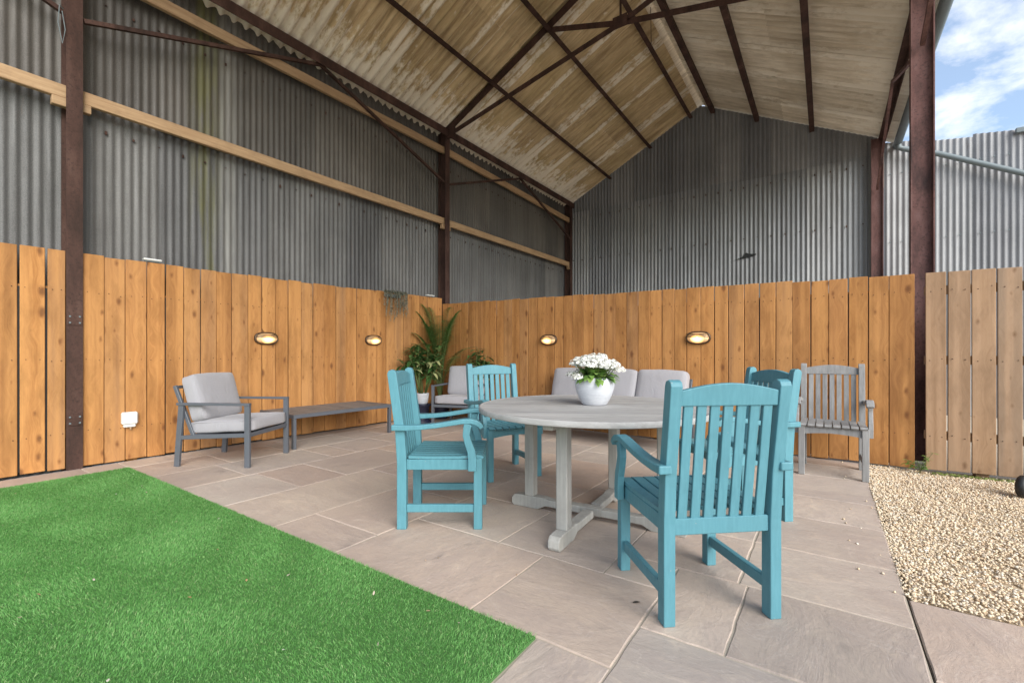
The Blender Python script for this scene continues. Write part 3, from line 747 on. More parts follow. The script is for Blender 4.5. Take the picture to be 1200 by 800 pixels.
# ------------------------------------------------------------------ fences
bm_cache = {}
def board_mesh(w, h, mat):
    key = (round(w, 3), round(h, 3), mat.name)
    if key not in bm_cache:
        b = MB(); b.box(-w/2, w/2, -.0095, .0095, 0, h, .004); bm_cache[key] = b.mesh('board', mat)
    return bm_cache[key]
def fence(label, p0, p1, z_top, pitch, gap, mat, facing, z_bot=.02, wide=(), backed=True):
    """boards along p0->p1; facing = +1 when the boards show their -90deg side"""
    p0 = Vector((*p0, 0)); p1 = Vector((*p1, 0)); d = p1-p0; L = d.length; d.normalize(); rz = math.atan2(d.y, d.x)
    nrm = Vector((d.y, -d.x, 0))       # faces the patio
    e = empty('fence', tuple(p0), rz, label, 'fence')
    s = 0; i = 0; nl = MB()
    while s < L-.05:
        w = pitch*random.uniform(.94, 1.06); w = min(w, L-s) if L-s-w > .06 else L-s
        gp = gap*random.uniform(.5, 1.5)
        if any(abs(s-q) < .1 for q in wide): gp = .014
        zt = z_top(s+w/2)
        me = board_mesh(round((w-gp)*400)/400, 2.0, mat)
        o = put('board', me, e, (s+w/2, random.uniform(-.0025, .0025), z_bot+random.uniform(-.006, .006)), (random.uniform(-.0015, .0015), random.uniform(-.0022, .0022), random.uniform(-.006, .006)))
        o.scale = (1, 1, (zt-z_bot+random.uniform(-.005, .005))/2.0)
        for zn in (.35, 1.05, 1.7):
            for q in (-.25, .27):
                xn = s+w/2+w*q+random.uniform(-.008, .008); zq = zn+random.uniform(-.014, .014); nl.box(xn-.0036, xn+.0036, -.0145, -.0085, zq-.0036, zq+.0036, .001)
        s += w; i += 1
    tag(nl.build('nails', M['steel'], e), kind='stuff')
    for z in (.35, 1.05, 1.7):
        b = MB(); b.box(0, L, .0155, .055, z-.04, z+.04, .003); b.build('rail', mat, e)
    if backed: b = MB(); b.box(.01, L-.01, .0125, .0145, .04, 1.72); b.build('gap_shade', M['black'], e)  # added black sheet, paints the shade seen through the board gaps
    k = 0.4
    while k < L:
        b = MB(); b.box(k-.045, k+.045, .058, .148, -.05, z_top(k)-.12, .004); b.build('fence_post', mat, e); k += 1.75
    return e
fence('orange pine close-board fence under the long corrugated wall, behind armchair and slatted table', (-5.957, 1.262), (-5.70, 6.03), lambda s: 2.085-.012*math.sin(s*.9), .170, .0062, M['pine'], 1)
fence('short run of orange pine boards with open gaps, beside lawn and rusty post', (-5.985, -.55), (-5.96, 1.157), lambda s: 2.085, .178, .011, M['pine'], 1)
fence('orange pine close-board fence behind the dining table and grey sofa', (-5.70, 6.055), (.70, 5.765), lambda s: 2.0-.0205*s, .161, .0062, M['pine'], 1)
fence('paler weathered board fence with open gaps, standing beyond the gravel', (.765, 5.72), (4.1, 5.85), lambda s: 1.868-.028*s, .160, .009, M['pine_w'], 1, z_bot=.03, backed=False)

# ------------------------------------------------------------------ carver chairs
def make_chair(name, mat):
    """local: faces +y, origin on the floor at the centre of the leg rectangle; W .52 x D .54"""
    r = empty(name); hw, hd = .26, .27
    for s in (-1, 1):
        # rear leg + raked back post in one
        b = MB(); prof = [(-hd, 0), (-hd, .42), (-hd-.012, .62), (-hd-.062, .985), (-hd-.055, 1.003), (-hd-.035, 1.012), (-hd-.012, 1.004), (-hd-.004, .985), (-hd+.048, .62), (-hd+.06, .42), (-hd+.06, 0)]
        b.prism(prof, .05, (s*(hw-.025)-.025, 0, 0), (0, 1, 0), (0, 0, 1), (1, 0, 0)); o = b.build('back_post', mat, r); bev(o, .004)
        b = MB(); b.box(s*hw-.05 if s > 0 else s*hw, s*hw if s > 0 else s*hw+.05, hd-.053, hd, 0, .452, .003); b.build('front_leg', mat, r)
        # arm support : S-curved upright on the outside of the front leg
        b = MB(); pth = [(hd-.060, .375), (hd-.060, .45), (hd-.066, .50), (hd-.085, .55), (hd-.098, .60), (hd-.092, .65), (hd-.085, .672)]
        b.strip(pth, .034, [.052, .052, .05, .046, .044, .048, .052], (0, 1, 0), (0, 0, 1), (1, 0, 0), (s*(hw+.013), 0, 0)); o = b.build('arm_support', mat, r); bev(o, .004)
        # arm
        b = MB(); ap = [(-hd-.028, .648), (-hd+.06, .646), (-.12, .650), (-.02, .660), (.08, .676), (.15, .687), (.20, .688), (.235, .680), (.26, .664), (.272, .645)]
        b.strip(ap, .056, [.036, .034, .031, .03, .03, .031, .033, .034, .034, .03], (0, 1, 0), (0, 0, 1), (1, 0, 0), (s*(hw+.006), 0, 0)); o = b.build('arm', mat, r); bev(o, .006)
        b = MB(); b.box(s*(hw-.025)-.014, s*(hw-.025)+.014, -hd+.06, hd-.053, .105, .155, .003); b.build('stretcher', mat, r)
        b = MB(); b.box(s*(hw-.022)-.012, s*(hw-.022)+.012, -hd+.06, hd-.053, .375, .442, .003); b.build('seat_rail', mat, r)
    # front apron with a shallow arch
    a = hw-.05; pl = [(-a, .375)]+[(-a+2*a*i/10, .375+.018*math.sin(math.pi*i/10)) for i in range(1, 10)]+[(a, .375), (a, .442), (-a, .442)]
    b = MB(); b.prism(pl, .026, (0, hd-.045, 0)); b.build('front_apron', mat, r)
    b = MB(); b.box(-a, a, -hd+.012, -hd+.042, .368, .436, .003); b.build('back_rail', mat, r)
    # seat slats, front to back
    nsl = 8; w = 2*(hw-.004)/nsl
    sp = [(-hd+.072, .452), (-.05, .449), (.12, .452), (hd-.03, .458), (hd-.005, .455), (hd+.006, .446)]
    for i in range(nsl):
        x = -hw+.004+w*(i+.5); b = MB(); pth = sp if 0 < i < nsl-1 else [(-hd+.072, .452), (-.05, .449), (.12, .4495), (hd-.03, .458), (hd-.005, .455), (hd+.006, .446)]
        b.strip(pth, w-.011, .017, (0, 1, 0), (0, 0, 1), (1, 0, 0), (x, 0, .004)); b.build('seat_slat', mat, r)
    # top rail arched, leaning with the posts
    d = Vector((0, -.085, .50)).normalized(); no = Vector((0, .50, .085)).normalized()
    org = Vector((0, -hd+.024, .44))      # start of the leaning plane (middle of the posts)
    def lean(z): return (z-.44)*-.1165
    pl = [(-a, .905)]+[(a, .905)]+[(a-2*a*i/12, .968+.030*math.sin(math.pi*i/12)) for i in range(13)]
    b = MB(); vs = []; n = len(pl)
    for t in (-.014, .014): vs += [(p[0], org.y+lean(p[1])+t, p[1]) for p in pl]
    b.add(vs, [tuple(range(n)), tuple(range(2*n-1, n-1, -1))]+[(i, i+n, (i+1) % n+n, (i+1) % n) for i in range(n)]); o = b.build('top_rail', mat, r); bev(o, .004)
    for i in range(7):
        x = (i-3)*.0575; b = MB(); b.beam((x, org.y+lean(.434), .434), (x, org.y+lean(.907), .907), .040, .014, (0, 1, 0), .002); b.build('back_slat', mat, r)
    return r
def bev(o, w):
    m = o.modifiers.new('bevel', 'BEVEL'); m.width = w; m.segments = 2; m.limit_method = 'ANGLE'; m.angle_limit = R(40)
ch = make_chair('garden_chair', M['teal'])
def place(o, x, y, fx, fy, label, group=None):
    o.location = (x, y, 0); o.rotation_euler = (0, 0, math.atan2(fy, fx)-math.pi/2); tag(o, label, 'chair', group)
GRP = 'teal carver chairs round the table'
place(ch, -.527, 2.25, -.663, .748, 'teal wooden armchair with its slatted back nearest the gravel and the gap-edged path', GRP)
c2 = copy_tree(ch); place(c2, -2.163, 2.325, .823, .568, 'teal wooden armchair standing side-on beside the lawn, facing the round table', GRP)
c3 = copy_tree(ch); place(c3, -2.49, 3.47, .86, -.51, 'teal wooden armchair between the round table and the cushioned corner chair', GRP)
c4 = copy_tree(ch); place(c4, -.552, 3.566, -.76, -.65, 'teal wooden armchair between the round table and the weathered grey armchair', GRP)
gc = make_chair('garden_chair', M['grey_wood']); place(gc, .048, 5.245, 0, -1, 'bare weathered grey wooden armchair standing against the fence at the patio edge')

# ------------------------------------------------------------------ round table
TB = empty('round_table', (-1.303, 2.846, 0), R(4), 'large round weathered grey wooden table on cross feet', 'table')
TR, TZ = .765, .765; dirn = R(26)
npl = 19; pw = 2*TR/npl
for i in range(npl):
    u0 = -TR+i*pw+.0012; u1 = -TR+(i+1)*pw-.0012; us = [u0+(u1-u0)*k/3 for k in range(4)]
    if i in (0, npl-1): us = [u for u in us if abs(u) < TR-.002]
    rt_ = [(math.sqrt(max(0, (TR-.02)**2-u*u)), u) for u in us if abs(u) < TR-.021]
    if len(rt_) < 2: continue
    pl = rt_+[(-x, u) for (x, u) in rt_[::-1]]
    b = MB(); b.prism(pl, .024, (0, 0, TZ-.024+random.uniform(-.0006, .0006)), (1, 0, 0), (0, 1, 0), (0, 0, 1))
    b.build('plank', M['table_wood'], TB, rot=(0, 0, dirn))
b = MB(); nseg = 72; vs = []; fs = []
for k in range(nseg):
    a = 2*math.pi*k/nseg
    for (rr, z) in ((TR-.019, TZ-.034), (TR, TZ-.034), (TR+.002, TZ-.03), (TR+.002, TZ-.006), (TR-.003, TZ+.0005), (TR-.019, TZ+.0005)): vs.append((rr*math.cos(a), rr*math.sin(a), z))
for k in range(nseg):
    for q in range(6): fs.append((k*6+q, ((k+1) % nseg)*6+q, ((k+1) % nseg)*6+(q+1) % 6, k*6+(q+1) % 6))
b.add(vs, fs); o = b.build('rim', M['table_wood'], TB, True)
for k in range(4):
    a = k*math.pi/2; c, s = math.cos(a), math.sin(a); mt = Matrix.Rotation(a, 4, 'Z')
    b = MB(); b.box(.47-.036, .47+.036, -.036, .036, .085, TZ-.072, .006, mt); b.build('leg', M['table_leg'], TB)
    pl = [(.07, .03), (.34, .03), (.40, .0), (.60, .0), (.615, .02), (.612, .06), (.59, .082), (.55, .086), (.36, .086), (.31, .078), (.07, .078)]
    b = MB(); b.prism([(p[0], p[1]) for p in pl], .072, (Vector((0, 0, 0))+mt @ Vector((0, -.036, 0))), tuple(mt @ Vector((1, 0, 0))), (0, 0, 1), tuple(mt @ Vector((0, 1, 0))))
    o = b.build('foot', M['table_leg'], TB); bev(o, .006)
    b = MB(); b.box(.04, TR-.08, -.03, .03, TZ-.071, TZ-.0245, .003, mt); b.build('bearer', M['table_leg'], TB)
b = MB(); b.box(-.072, .072, -.036, .036, .028, .08, .004); b.build('foot_joint', M['table_leg'], TB)

# flower pot
FP = empty('flower_pot', (-1.30, 2.875, TZ+.001), 0, 'white washed round pot of white flowers standing on the round table', 'flower pot')
b = MB(); b.lathe([(.0, 0), (.078, 0), (.086, .008), (.108, .05), (.126, .095), (.134, .135), (.133, .165), (.127, .183), (.121, .187), (.116, .183), (.118, .165)], 40); b.build('pot', M['pot'], FP, True)
b = MB(); b.lathe([(.117, .158), (.06, .166), (0, .168)], 24); b.build('soil', M['potsoil'], FP)
lf = MB()
for i in range(210):
    a = random.uniform(0, 2*math.pi); r0 = random.uniform(0, .10); ang_ = random.uniform(.15, .9)
    lf.leaf((r0*math.cos(a), r0*math.sin(a), random.uniform(.165, .235)), (math.cos(a)*math.cos(ang_), math.sin(a)*math.cos(ang_), math.sin(ang_)), random.uniform(.05, .09), random.uniform(.03, .048), .35)
for a, z in ((-.3, .19), (.5, .2), (2.6, .19), (4.4, .18), (4.9, .2), (5.4, .18)):
    for k in range(5):
        lf.leaf((.09*math.cos(a), .09*math.sin(a), z), (math.cos(a+random.uniform(-.5, .5)), math.sin(a+random.uniform(-.5, .5)), random.uniform(-.1, .4)), .085, .045, .5)
lf.build('leaves', M['leafl'], FP)
def floret(pb_, c, nrm, r):
    nrm = Vector(nrm).normalized(); t = nrm.orthogonal().normalized(); q = nrm.cross(t); st = random.uniform(0, 6)
    for k in range(5):
        a = st+k*2*math.pi/5; d = t*math.cos(a)+q*math.sin(a); e = t*math.cos(a+1.57)+q*math.sin(a+1.57); c_ = Vector(c)
        lift = nrm*random.uniform(.1, .45)*r
        pb_.add([c_, c_+d*r*.55-e*r*.42+lift*.5, c_+d*r*1.0+lift*.9, c_+d*r*.55+e*r*.42+lift*.5], [(0, 1, 2, 3)])
for k in range(30):
    # heads of florets : a loose dome
    a = k*2.399; rr = .158*math.sqrt((k+.4)/30); hx, hy = rr*math.cos(a)*1.05, rr*math.sin(a); hz = .318-.075*(rr/.158)**2+random.uniform(-.02, .012)
    if k in (22, 25, 28): hz -= .055
    pbh = MB()
    for i in range(50):
        v = Vector((random.gauss(0, 1), random.gauss(0, 1), abs(random.gauss(0, 1))*.9+.05)).normalized(); R0 = random.uniform(.030, .043)
        floret(pbh, Vector((hx, hy, hz))+Vector((v.x*R0*1.1, v.y*R0*1.1, v.z*R0*.8)), v, random.uniform(.0085, .0125))
    pbh.build('flower_head', M['petal'], FP)
    b = MB(); b.tube([(hx*.4, hy*.4, .16), (hx*.8, hy*.8, .24), (hx, hy, hz)], .003, 5); b.build('stalk', M['stem'], FP)

# ------------------------------------------------------------------ lounge furniture
def cushion(sx, sy, sz, seed=0, n=9, puff=.012):
    """soft box centred at the origin"""
    b = MB(); V = {}; vs = []; fs = []
    rd = min(sx, sy, sz)*.21
    def pt(x, y, z):
        key = (round(x, 4), round(y, 4), round(z, 4))
        if key in V: return V[key]
        p = Vector((x*sx/2, y*sy/2, z*sz/2)); q = Vector((max(-sx/2+rd, min(sx/2-rd, p.x)), max(-sy/2+rd, min(sy/2-rd, p.y)), max(-sz/2+rd, min(sz/2-rd, p.z))))
        d = p-q
        if d.length > 1e-6: p = q+d.normalized()*rd
        cx = 1-x*x; cy = 1-y*y; cz = 1-z*z
        p += Vector((x*cy*cz*puff*.5, y*cx*cz*puff*.7, z*cx*cy*puff))
        nz = mnoise.noise_vector(p*7+Vector((seed*3.1, seed*1.7, 0)))*.005; p += nz
        V[key] = len(vs); vs.append(p); return V[key]
    L = [-1+2*i/n for i in range(n+1)]
    for ax in range(3):
        for sg in (-1, 1):
            for i in range(n):
                for j in range(n):
                    q = []
                    for (u, w) in ((L[i], L[j]), (L[i+1], L[j]), (L[i+1], L[j+1]), (L[i], L[j+1])):
                        c = [0, 0, 0]; c[ax] = sg; c[(ax+1) % 3] = u; c[(ax+2) % 3] = w; q.append(pt(*c))
                    fs.append(q if sg > 0 else q[::-1])
    b.add(vs, fs); return b
def piping(sx, sy, z, r=.004):
    rd = .04; pts = []
    for (cx, cy, a0) in ((sx/2-rd, sy/2-rd, 0), (-sx/2+rd, sy/2-rd, 90), (-sx/2+rd, -sy/2+rd, 180), (sx/2-rd, -sy/2+rd, 270)):
        pts += [(cx+(rd+.003)*math.cos(R(a0+t)), cy+(rd+.003)*math.sin(R(a0+t)), z) for t in (0, 30, 60, 90)]
    b = MB(); b.tube(pts+[pts[0]], r, 6, False); return b
def lounge(name, loc, rz, W, D, ncush, label, cat, group=None, seed=0, tagged=False, arms=True):
    """faces +y locally; frame of flat aluminium tube"""
    r = empty(name, loc, rz, label, cat, group); hw, hd = W/2, D/2; F_ = M['frame']; tw, td = .032, .052
    for s in (-1, 1):
        x = s*(hw-tw/2)
        b = MB(); b.beam((x, -hd+td/2, 0), (x, -hd+.026+.049*(1 if arms else .5), .60 if arms else .31), tw, td, (0, 1, 0), .003); b.build('rear_leg', F_, r)
        b = MB(); b.box(x-tw/2, x+tw/2, hd-td, hd, 0, .602 if arms else .335, .003); b.build('front_leg', F_, r)
        if arms: b = MB(); b.box(x-tw/2-.004, x+tw/2+.004, -hd+.03, hd, .602, .627, .003); b.build('arm', F_, r)
        b = MB(); b.beam((x-s*.002, -hd+.07, .285), (x-s*.002, hd-td, .315), tw-.008, .04, (0, 0, 1), .003); b.build('side_rail', F_, r)
        b = MB(); b.beam((s*(hw-tw-.018), -hd+.17, .30), (s*(hw-tw-.018), -hd-.025, .79), .03, .034, (0, 1, 0), .003); b.build('back_frame', F_, r)
    b = MB(); b.box(-hw+tw, hw-tw, hd-.045, hd-.01, .295, .335, .003); b.build('front_rail', F_, r)
    b = MB(); b.box(-hw+tw, hw-tw, -hd+.14, -hd+.17, .27, .31, .003); b.build('rear_rail', F_, r)
    b = MB(); b.beam((-hw+tw+.034, -hd-.022, .775), (hw-tw-.034, -hd-.022, .775), .03, .03, (0, 0, 1), .003); b.build('back_rail', F_, r)
    b = MB(); b.box(-hw+tw, hw-tw, -hd+.19, hd-.055, .30, .316); b.build('seat_deck', F_, r)
    iw = (W-2*tw-.02)/ncush
    for i in range(ncush):
        x = -W/2+tw+.01+iw*(i+.5)
        o = cushion(iw-.008, D-.14, .125, seed+i).build('seat_cushion', M['fabric'], r, True, (x, .065, .392), (R(3.0), 0, 0))
        piping(iw-.012, D-.15, .046).build('piping', M['fabric'], o, True)
        o = cushion(iw-.02, .155, .46, seed+i+5, puff=.018).build('back_cushion', M['fabric'], r, True, (x+random.uniform(-.006, .006), -hd+.155, .665), (R(16+random.uniform(-1.5, 1.5)), R(random.uniform(-1.2, 1.2)), 0))
        for zq in (-.055, .055): piping(iw-.03, .45, zq).build('piping', M['fabric'], o, True, rot=(R(90), 0, 0))
    if tagged:
        b = MB(); b.box(-.001, .001, -.03, .03, -.085, 0); b.build('care_tag', M['white'], r, loc=(-hw+.26, -hd+.30, .30), rot=(R(18), 0, R(-60)))
    return r
fx, fy = .863, .505
ac = Vector((-5.115, 2.285, 0))
lounge('lounge_chair', tuple(ac), math.atan2(fy, fx)-math.pi/2, .69, .78, 1, 'grey metal lounge armchair with pale cushions beside the low slatted table', 'lounge chair', 'grey cushioned lounge seats', 1, True)
fx, fy = .33, -.944
lounge('lounge_chair', (-4.72, 5.45, 0), math.atan2(fy, fx)-math.pi/2, .69, .76, 1, 'grey metal lounge armchair with pale cushions in the fence corner, in front of the palm', 'lounge chair', 'grey cushioned lounge seats', 3)
lounge('sofa', (-2.30, 5.475, 0), math.pi+R(-2.5), 1.95, .76, 3, 'long grey sofa with three pale back cushions behind the round table', 'sofa', None, 6, arms=False)

CT = empty('coffee_table', (-5.49, 3.60, 0), R(-1.5), 'low grey slatted table on metal legs between armchair and palm', 'coffee table')
cw, cl, chh = .46, .70, .40
for sx in (-1, 1):
    for sy in (-1, 1):
        x, y = sx*(cw-.026), sy*(cl-.016); b = MB(); b.box(x-.026, x+.026, y-.018, y+.018, 0, chh-.046, .003); b.build('leg', M['frame'], CT)
    b = MB(); b.box(sx*cw-.03 if sx > 0 else sx*cw, sx*cw if sx > 0 else sx*cw+.03, -cl, cl, chh-.045, chh, .003); b.build('side_rail', M['frame'], CT)
for sy in (-1, 1):
    b = MB(); b.box(-cw+.03, cw-.03, sy*cl-.03 if sy > 0 else sy*cl, sy*cl if sy > 0 else sy*cl+.03, chh-.044, chh-.001, .003); b.build('end_rail', M['frame'], CT)
nsl = 13; sw = 2*(cl-.032)/nsl
for i in range(nsl):
    y = -cl+.032+sw*(i+.5); b = MB(); b.box(-cw+.032, cw-.032, -sw/2+.003, sw/2-.003, -.018, 0, .002); b.build('slat', M['slat'], CT, loc=(0, y, chh-.004+random.uniform(-.0015, .0015)))

# ------------------------------------------------------------------ wall lamps
def make_lamp():
    r = empty('wall_lamp')       # local: wall in the xz plane, faces -y
    def ov(a, w, h): return (w*math.copysign(abs(math.cos(a))**.72, math.cos(a)), h*math.copysign(abs(math.sin(a))**.82, math.sin(a)))
    N = 36
    def loft(rings, mat, name, cap=True):
        b = MB(); vs = []; fs = []
        for (w, h, y) in rings: vs += [(ov(2*math.pi*k/N, w, h)[0], y, ov(2*math.pi*k/N, w, h)[1]) for k in range(N)]
        for i in range(len(rings)-1): fs += [(i*N+k, i*N+(k+1) % N, (i+1)*N+(k+1) % N, (i+1)*N+k) for k in range(N)]
        if cap: fs.append(tuple(range((len(rings)-1)*N, len(rings)*N)))
        b.add(vs, fs); return b.build(name, mat, r, True)
    loft([(.142, .077, 0), (.145, .080, -.004), (.145, .080, -.024), (.140, .075, -.036), (.128, .064, -.038), (.126, .062, -.02)], M['brass'], 'rim', False)
    loft([(.127, .063, -.012), (.126, .062, -.030), (.118, .056, -.052), (.098, .043, -.068), (.062, .025, -.076), (.02, .008, -.078)], M['lampglass'], 'glass')
    b = MB(); b.lathe([(0, -.02), (.014, -.014), (.02, 0), (.014, .014), (0, .02)], 10); b.build('bulb', M['bulb'], r, True, loc=(.0, -.066, -.012))
    for z, w in ((.012, .130), (.028, .122), (.044, .104)):
        pts = [(w*math.cos(t), -.030-.058*math.sin(t)*(1-(z/.075)**2*.55), z) for t in [math.pi*i/12 for i in range(13)]]
        b = MB(); b.tube(pts, .0052, 6); b.build('guard_bar', M['brass'], r, True)
    return r
lamp = make_lamp(); LG = 'lit oval bulkhead lamps on the fence'
fdir = math.atan2(.257, 4.768)
def fx_at(y): return -5.957+.257*(y-1.262)/4.768
def fy_at(x): return 6.055-.29*(x+5.70)/6.40
lamp.location = (fx_at(2.98)+.011, 2.98, 1.30); lamp.rotation_euler = (0, 0, math.pi/2-fdir); tag(lamp, 'lit oval bulkhead lamp on the fence above the lounge armchair', 'wall lamp', LG)
l2 = copy_tree(lamp); l2.location = (fx_at(4.57)+.011, 4.57, 1.312); tag(l2, 'lit oval bulkhead lamp on the fence below the trailing plant', 'wall lamp', LG)
l3 = copy_tree(lamp); l3.location = (-3.42, fy_at(-3.42)-.011, 1.312); l3.rotation_euler = (0, 0, -math.atan2(.29, 6.4)); tag(l3, 'lit oval bulkhead lamp on the fence between the palm and the sofa cushions', 'wall lamp', LG)
l4 = copy_tree(lamp); l4.location = (-1.275, fy_at(-1.275)-.011, 1.30); l4.rotation_euler = (0, 0, -math.atan2(.29, 6.4)); tag(l4, 'lit oval bulkhead lamp on the fence between the white flowers and the grey wooden armchair', 'wall lamp', LG)

# socket box and fittings
SB = empty('socket_box', (fx_at(1.62)+.0105, 1.62, .44), math.pi/2-fdir, 'white weatherproof socket box fixed low on the fence beside the rusty post', 'socket box')
b = MB(); b.box(-.065, .065, -.062, 0, -.055, .07, .012); b.build('cover', M['white'], SB)
b = MB(); b.box(-.05, .05, -.05, -.004, -.085, -.0555, .008); b.build('base', M['white'], SB)
b = MB(); b.tube([(.01, -.03, -.0855), (.01, -.03, -.115)], .009, 8); b.build('cable_gland', M['timber'], SB, True)
def fitting(x, y, z, rz, label, w):
    e = empty('fence_light', (x, y, z), rz, label, 'light fitting', 'flat white fittings on top of the fence')
    b = MB(); b.box(-w/2, w/2, -.035, .035, .0125, .033, .008); b.build('cover', M['white'], e)
    b = MB(); b.box(-w/2+.01, w/2-.01, -.02, .02, 0, .012, .003); b.build('base', M['lead'], e)
fitting(fx_at(1.82), 1.82, 2.084, math.pi/2-fdir, 'flat white fitting on top of the fence above the socket box', .16)
fitting(fx_at(5.75), 5.75, 2.095, math.pi/2-fdir, 'flat white fitting on top of the fence above the palm', .17)

# ------------------------------------------------------------------ plants
def pot(parent, r, h, mat, name='pot'):
    b = MB(); b.lathe([(0, 0), (r*.72, 0), (r*.78, .01), (r*.95, h*.6), (r, h*.93), (r*1.02, h), (r*.93, h), (r*.9, h*.9)], 28); b.build(name, mat, parent, True)
    b = MB(); b.lathe([(r*.91, h*.88), (0, h*.9)], 20); b.build('soil', M['potsoil'], parent)
PA = empty('palm_plant', (-5.42, 5.70, 0), 0, 'tall feathery potted palm standing in the fence corner', 'palm')
pot(PA, .16, .28, M['potnavy'])
rp = random.Random(4)
fr = [(205, .34, 2.02), (190, .22, 1.95), (215, .42, 1.88), (20, .34, 1.88), (-10, .24, 1.92), (0, .42, 1.78), (60, .18, 1.7), (-50, .46, 1.55), (-25, .52, 1.45), (-35, .30, 1.7), (230, .46, 1.5), (250, .48, 1.32), (240, .3, 1.68), (-80, .32, 1.6), (150, .18, 1.66), (-60, .12, 1.78), (215, .54, 1.2), (5, .56, 1.25), (-15, .6, 1.1), (225, .6, 1.05)]
for (az, out, top) in fr:
    a = R(az+rp.uniform(-8, 8)); dx_, dy_ = math.cos(a), math.sin(a)
    n = 16; pts = []
    for i in range(n+1):
        t = i/n; rr = out*(t**2.0); z = .26+(top-.26)*(1-(1-t)**1.35)-.05*t**4
        pts.append(Vector((rr*dx_+.02*dx_, rr*dy_+.02*dy_, z)))
    # keep clear of the fences
    for p in pts:
        p.x = max(p.x, -.36); p.y = min(p.y, .24)
    b = MB(); b.tube(pts, [.007*(1-.8*i/n)+.001 for i in range(n+1)], 5); st = b.build('frond', M['stem'], PA, True)
    b = MB()
    for i in range(28):
        t = .40+.60*i/27; k = min(n-1, int(t*n)); f = t*n-k; p = pts[k].lerp(pts[k+1], f); d = (pts[k+1]-pts[k]).normalized()
        sd = d.cross(Vector((dx_, dy_, .4))).normalized() if abs(d.z) > .8 else d.cross(Vector((0, 0, 1))).normalized()
        L = (.25*math.sin(math.pi*(.16+.80*(t-.40)/.60)))*rp.uniform(.85, 1.1)
        for s in (-1, 1):
            b.leaf(p, (sd*s*1.0+d*.62+Vector((0, 0, .05))), L, .019, .24, (0, 0, 1), 3, .2)
    for i, v in enumerate(b.v): b.v[i] = (max(v[0], -.38), min(v[1], .26), v[2])
    b.build('leaflets', M['frond'], st)
def leafy(name, loc, label, pot_r, pot_h, potmat, stems, spread, h, seed, nleaf, Lr, xmin=-9, ymax=9):
    e = empty(name, loc, 0, label, 'plant'); rr = random.Random(seed); pot(e, pot_r, pot_h, potmat)
    for s in range(stems):
        a = rr.uniform(0, 6.283); o = rr.uniform(.15, 1)*spread; H = h*rr.uniform(.62, 1.0)
        tip = Vector((o*math.cos(a), o*math.sin(a), pot_h+(H-pot_h)*1.0)); base = Vector((.05*math.cos(a), .05*math.sin(a), pot_h*.9))
        tip.x = max(tip.x, xmin); tip.y = min(tip.y, ymax)
        mid = base.lerp(tip, .55)+Vector((0, 0, .06)); b = MB(); pts = [base, base.lerp(mid, .6), mid, tip]; b.tube(pts, [.007, .006, .005, .003], 5); so = b.build('stem', M['stem'], e, True)
        b = MB()
        for i in range(nleaf):
            t = .35+.65*(i+.5)/nleaf; p = mid.lerp(tip, max(0, (t-.5)*2)) if t > .5 else base.lerp(mid, t*2)
            az = rr.uniform(0, 6.283); el = rr.uniform(-.25, .8); L = Lr*rr.uniform(.7, 1.15)
            b.leaf(p, (math.cos(az)*math.cos(el), math.sin(az)*math.cos(el), math.sin(el)), L, L*.34, .45, (0, 0, 1), 4, .25)
        for i, v in enumerate(b.v): b.v[i] = (max(v[0], xmin-.06), min(v[1], ymax+.06), v[2])
        b.build('leaves', M['leafv'], so)
    return e
PS = empty('plant_stand', (-5.33, 5.2, 0), 0, 'dark round stand under the bushy variegated plant', 'plant stand')
b = MB(); b.lathe([(0, 0), (.15, 0), (.15, .02), (.11, .05), (.10, .24), (.14, .28), (.14, .30), (0, .30)], 24); b.build('body', M['potnavy'], PS, True)
leafy('leafy_plant', (-5.33, 5.2, .301), 'bushy variegated leafy plant in a small white pot beside the corner armchair', .10, .17, M['pot'], 26, .36, .98, 11, 14, .19, -.26)
leafy('leafy_plant', (-4.72, 5.86, 0), 'smaller variegated leafy plant in a dark pot behind the corner armchair', .11, .3, M['potnavy'], 18, .28, 1.24, 12, 13, .18, ymax=.08)
# trailing plant hung on the fence top
HP = empty('trailing_plant', (fx_at(4.9)+.07, 4.9, 2.02), math.pi/2-fdir, 'dry grey-green trailing plant hanging from a wall planter on the fence top', 'plant')
b = MB(); b.box(-.13, .13, -.03, .045, -.02, .03, .01); b.build('planter', M['lead'], HP)
rr = random.Random(3)
for s in range(44):
    x = rr.uniform(-.2, .2); y = -rr.uniform(.0, .07); L = rr.uniform(.12, .34)+(.26*max(0, 1-abs(x+.08)/.12))*rr.random()
    pts = [Vector((x*.9, y*.5, .05)), Vector((x, y-.03, .075)), Vector((x*1.05, y-.055, .02)), Vector((x*1.06+rr.uniform(-.02, .02), y-.055, -L*.5)), Vector((x*1.08+rr.uniform(-.03, .03), y-.05, -L))]
    b = MB(); b.tube(pts, .0016, 4)
    for i in range(70):
        t = rr.random()**1.3*3.99; k = int(t); p = pts[k].lerp(pts[k+1], t-k)
        b.leaf(p, (rr.uniform(-1, 1), rr.uniform(-1, .2), rr.uniform(-.8, .5)), rr.uniform(.016, .034), .010, .2, (0, 0, 1), 2)
    b.build('trailing_stem', M['trail'], HP)
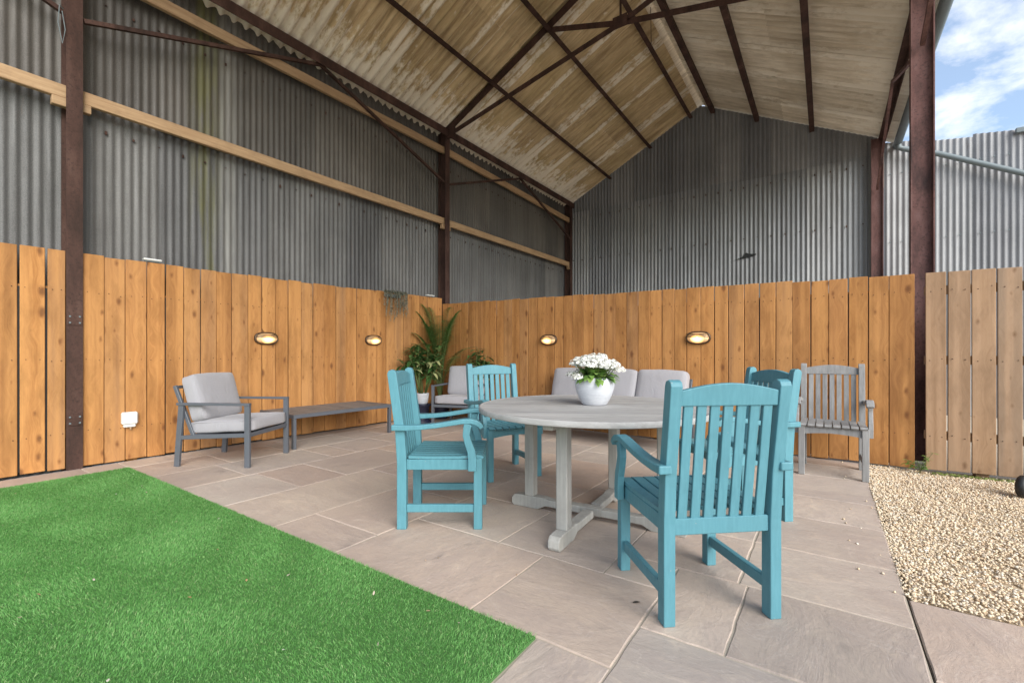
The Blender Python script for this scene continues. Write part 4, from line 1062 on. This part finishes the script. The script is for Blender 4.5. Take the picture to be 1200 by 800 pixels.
# weeds at the foot of the red post
WD = empty('weed', (.72, 5.66, 0), 0, 'small green weed growing at the foot of the red steel post', 'weed'); rr = random.Random(9)
for s in range(9):
    a = rr.uniform(0, 6.28); H = rr.uniform(.06, .2); tip = Vector((.09*math.cos(a), -abs(.07*math.sin(a)), H)); b = MB(); b.tube([(0, 0, -.01), tip*.5+Vector((0, 0, .02)), tip], .002, 4); so = b.build('stem', M['stem'], WD)
    b = MB()
    for i in range(7):
        az = rr.uniform(0, 6.28); b.leaf(tip*rr.uniform(.5, 1), (math.cos(az), math.sin(az), rr.uniform(-.1, .6)), rr.uniform(.03, .055), .022, .3)
    b.build('leaves', M['leafl'], so)
# moss strip at the foot of the weathered fence
b = MB(); rr = random.Random(5)
for i in range(900):
    x = rr.uniform(.8, 3.0); y = 5.72+.039*(x-.765)-rr.random()**2*.075-.012; r0 = rr.uniform(.007, .018)
    b.leaf((x, y, -.004), (rr.uniform(-1, 1), rr.uniform(-1, 1), 1.2), r0*2.2, r0*1.2, .4, (0, 1, 0), 2)
tag(b.build('moss', M['moss']), 'low green moss along the foot of the weathered fence', 'moss', kind='stuff')

# small wheel lying against the gravel's far side
WH = empty('wheel', (1.262, 5.16, .095), R(60), 'small black rubber wheel standing on the gravel before the weathered fence', 'wheel')
b = MB(); N = 28; vs = []; fs = []
prof = [(.055, -.03), (.085, -.034), (.098, -.022), (.102, 0), (.098, .022), (.085, .034), (.055, .03)]
for k in range(N):
    a = 2*math.pi*k/N; vs += [(r_*math.cos(a), y_, r_*math.sin(a)) for (r_, y_) in prof]
m_ = len(prof)
for k in range(N): fs += [(k*m_+q, k*m_+q+1, ((k+1) % N)*m_+q+1, ((k+1) % N)*m_+q) for q in range(m_-1)]
b.add(vs, fs); b.build('tyre', M['black'], WH, True)
b = MB(); b.tube([(0, -.026, 0), (0, .026, 0)], .056, 20); b.build('hub', M['frame'], WH); WH.scale = (.85, .85, .85); WH.location.z = .082

# fallen leaves and crumbs
rr = random.Random(2)
for (x, y, lab) in ((-4.32, 3.30, 'small dark fallen leaf on the slabs beside the slatted table'), (-.71, 1.98, 'tiny dark fallen leaf on the slabs by the rear leg of the teal armchair')):
    b = MB(); b.leaf((0, 0, .004), (.8, .5, .1), .032, .016, .0, (0, 0, 1), 4, .3); o = b.build('fallen_leaf', M['potsoil'], loc=(x, y, .001)); tag(o, lab, 'leaf')
b = MB()
for i in range(26):
    x = rr.uniform(-5.3, -1.2); y = rr.uniform(.3, 1.45); b.leaf((x, y, .028), (rr.uniform(-1, 1), rr.uniform(-1, 1), .2), rr.uniform(.010, .02), .010, .1, (0, 0, 1), 2)
for i in range(30):
    x = rr.uniform(-4.5, .2); y = rr.uniform(1.6, 4.5); b.leaf((x, y, .003), (rr.uniform(-1, 1), rr.uniform(-1, 1), .2), rr.uniform(.006, .014), .007, .1, (0, 0, 1), 2)
tag(b.build('litter', m_island('dry_litter', [(0, (.5, .46, .4)), (.5, (.32, .18, .08)), (1, (.7, .68, .64))])), 'scattered dry crumbs and petals on lawn and slabs', 'litter', kind='stuff')
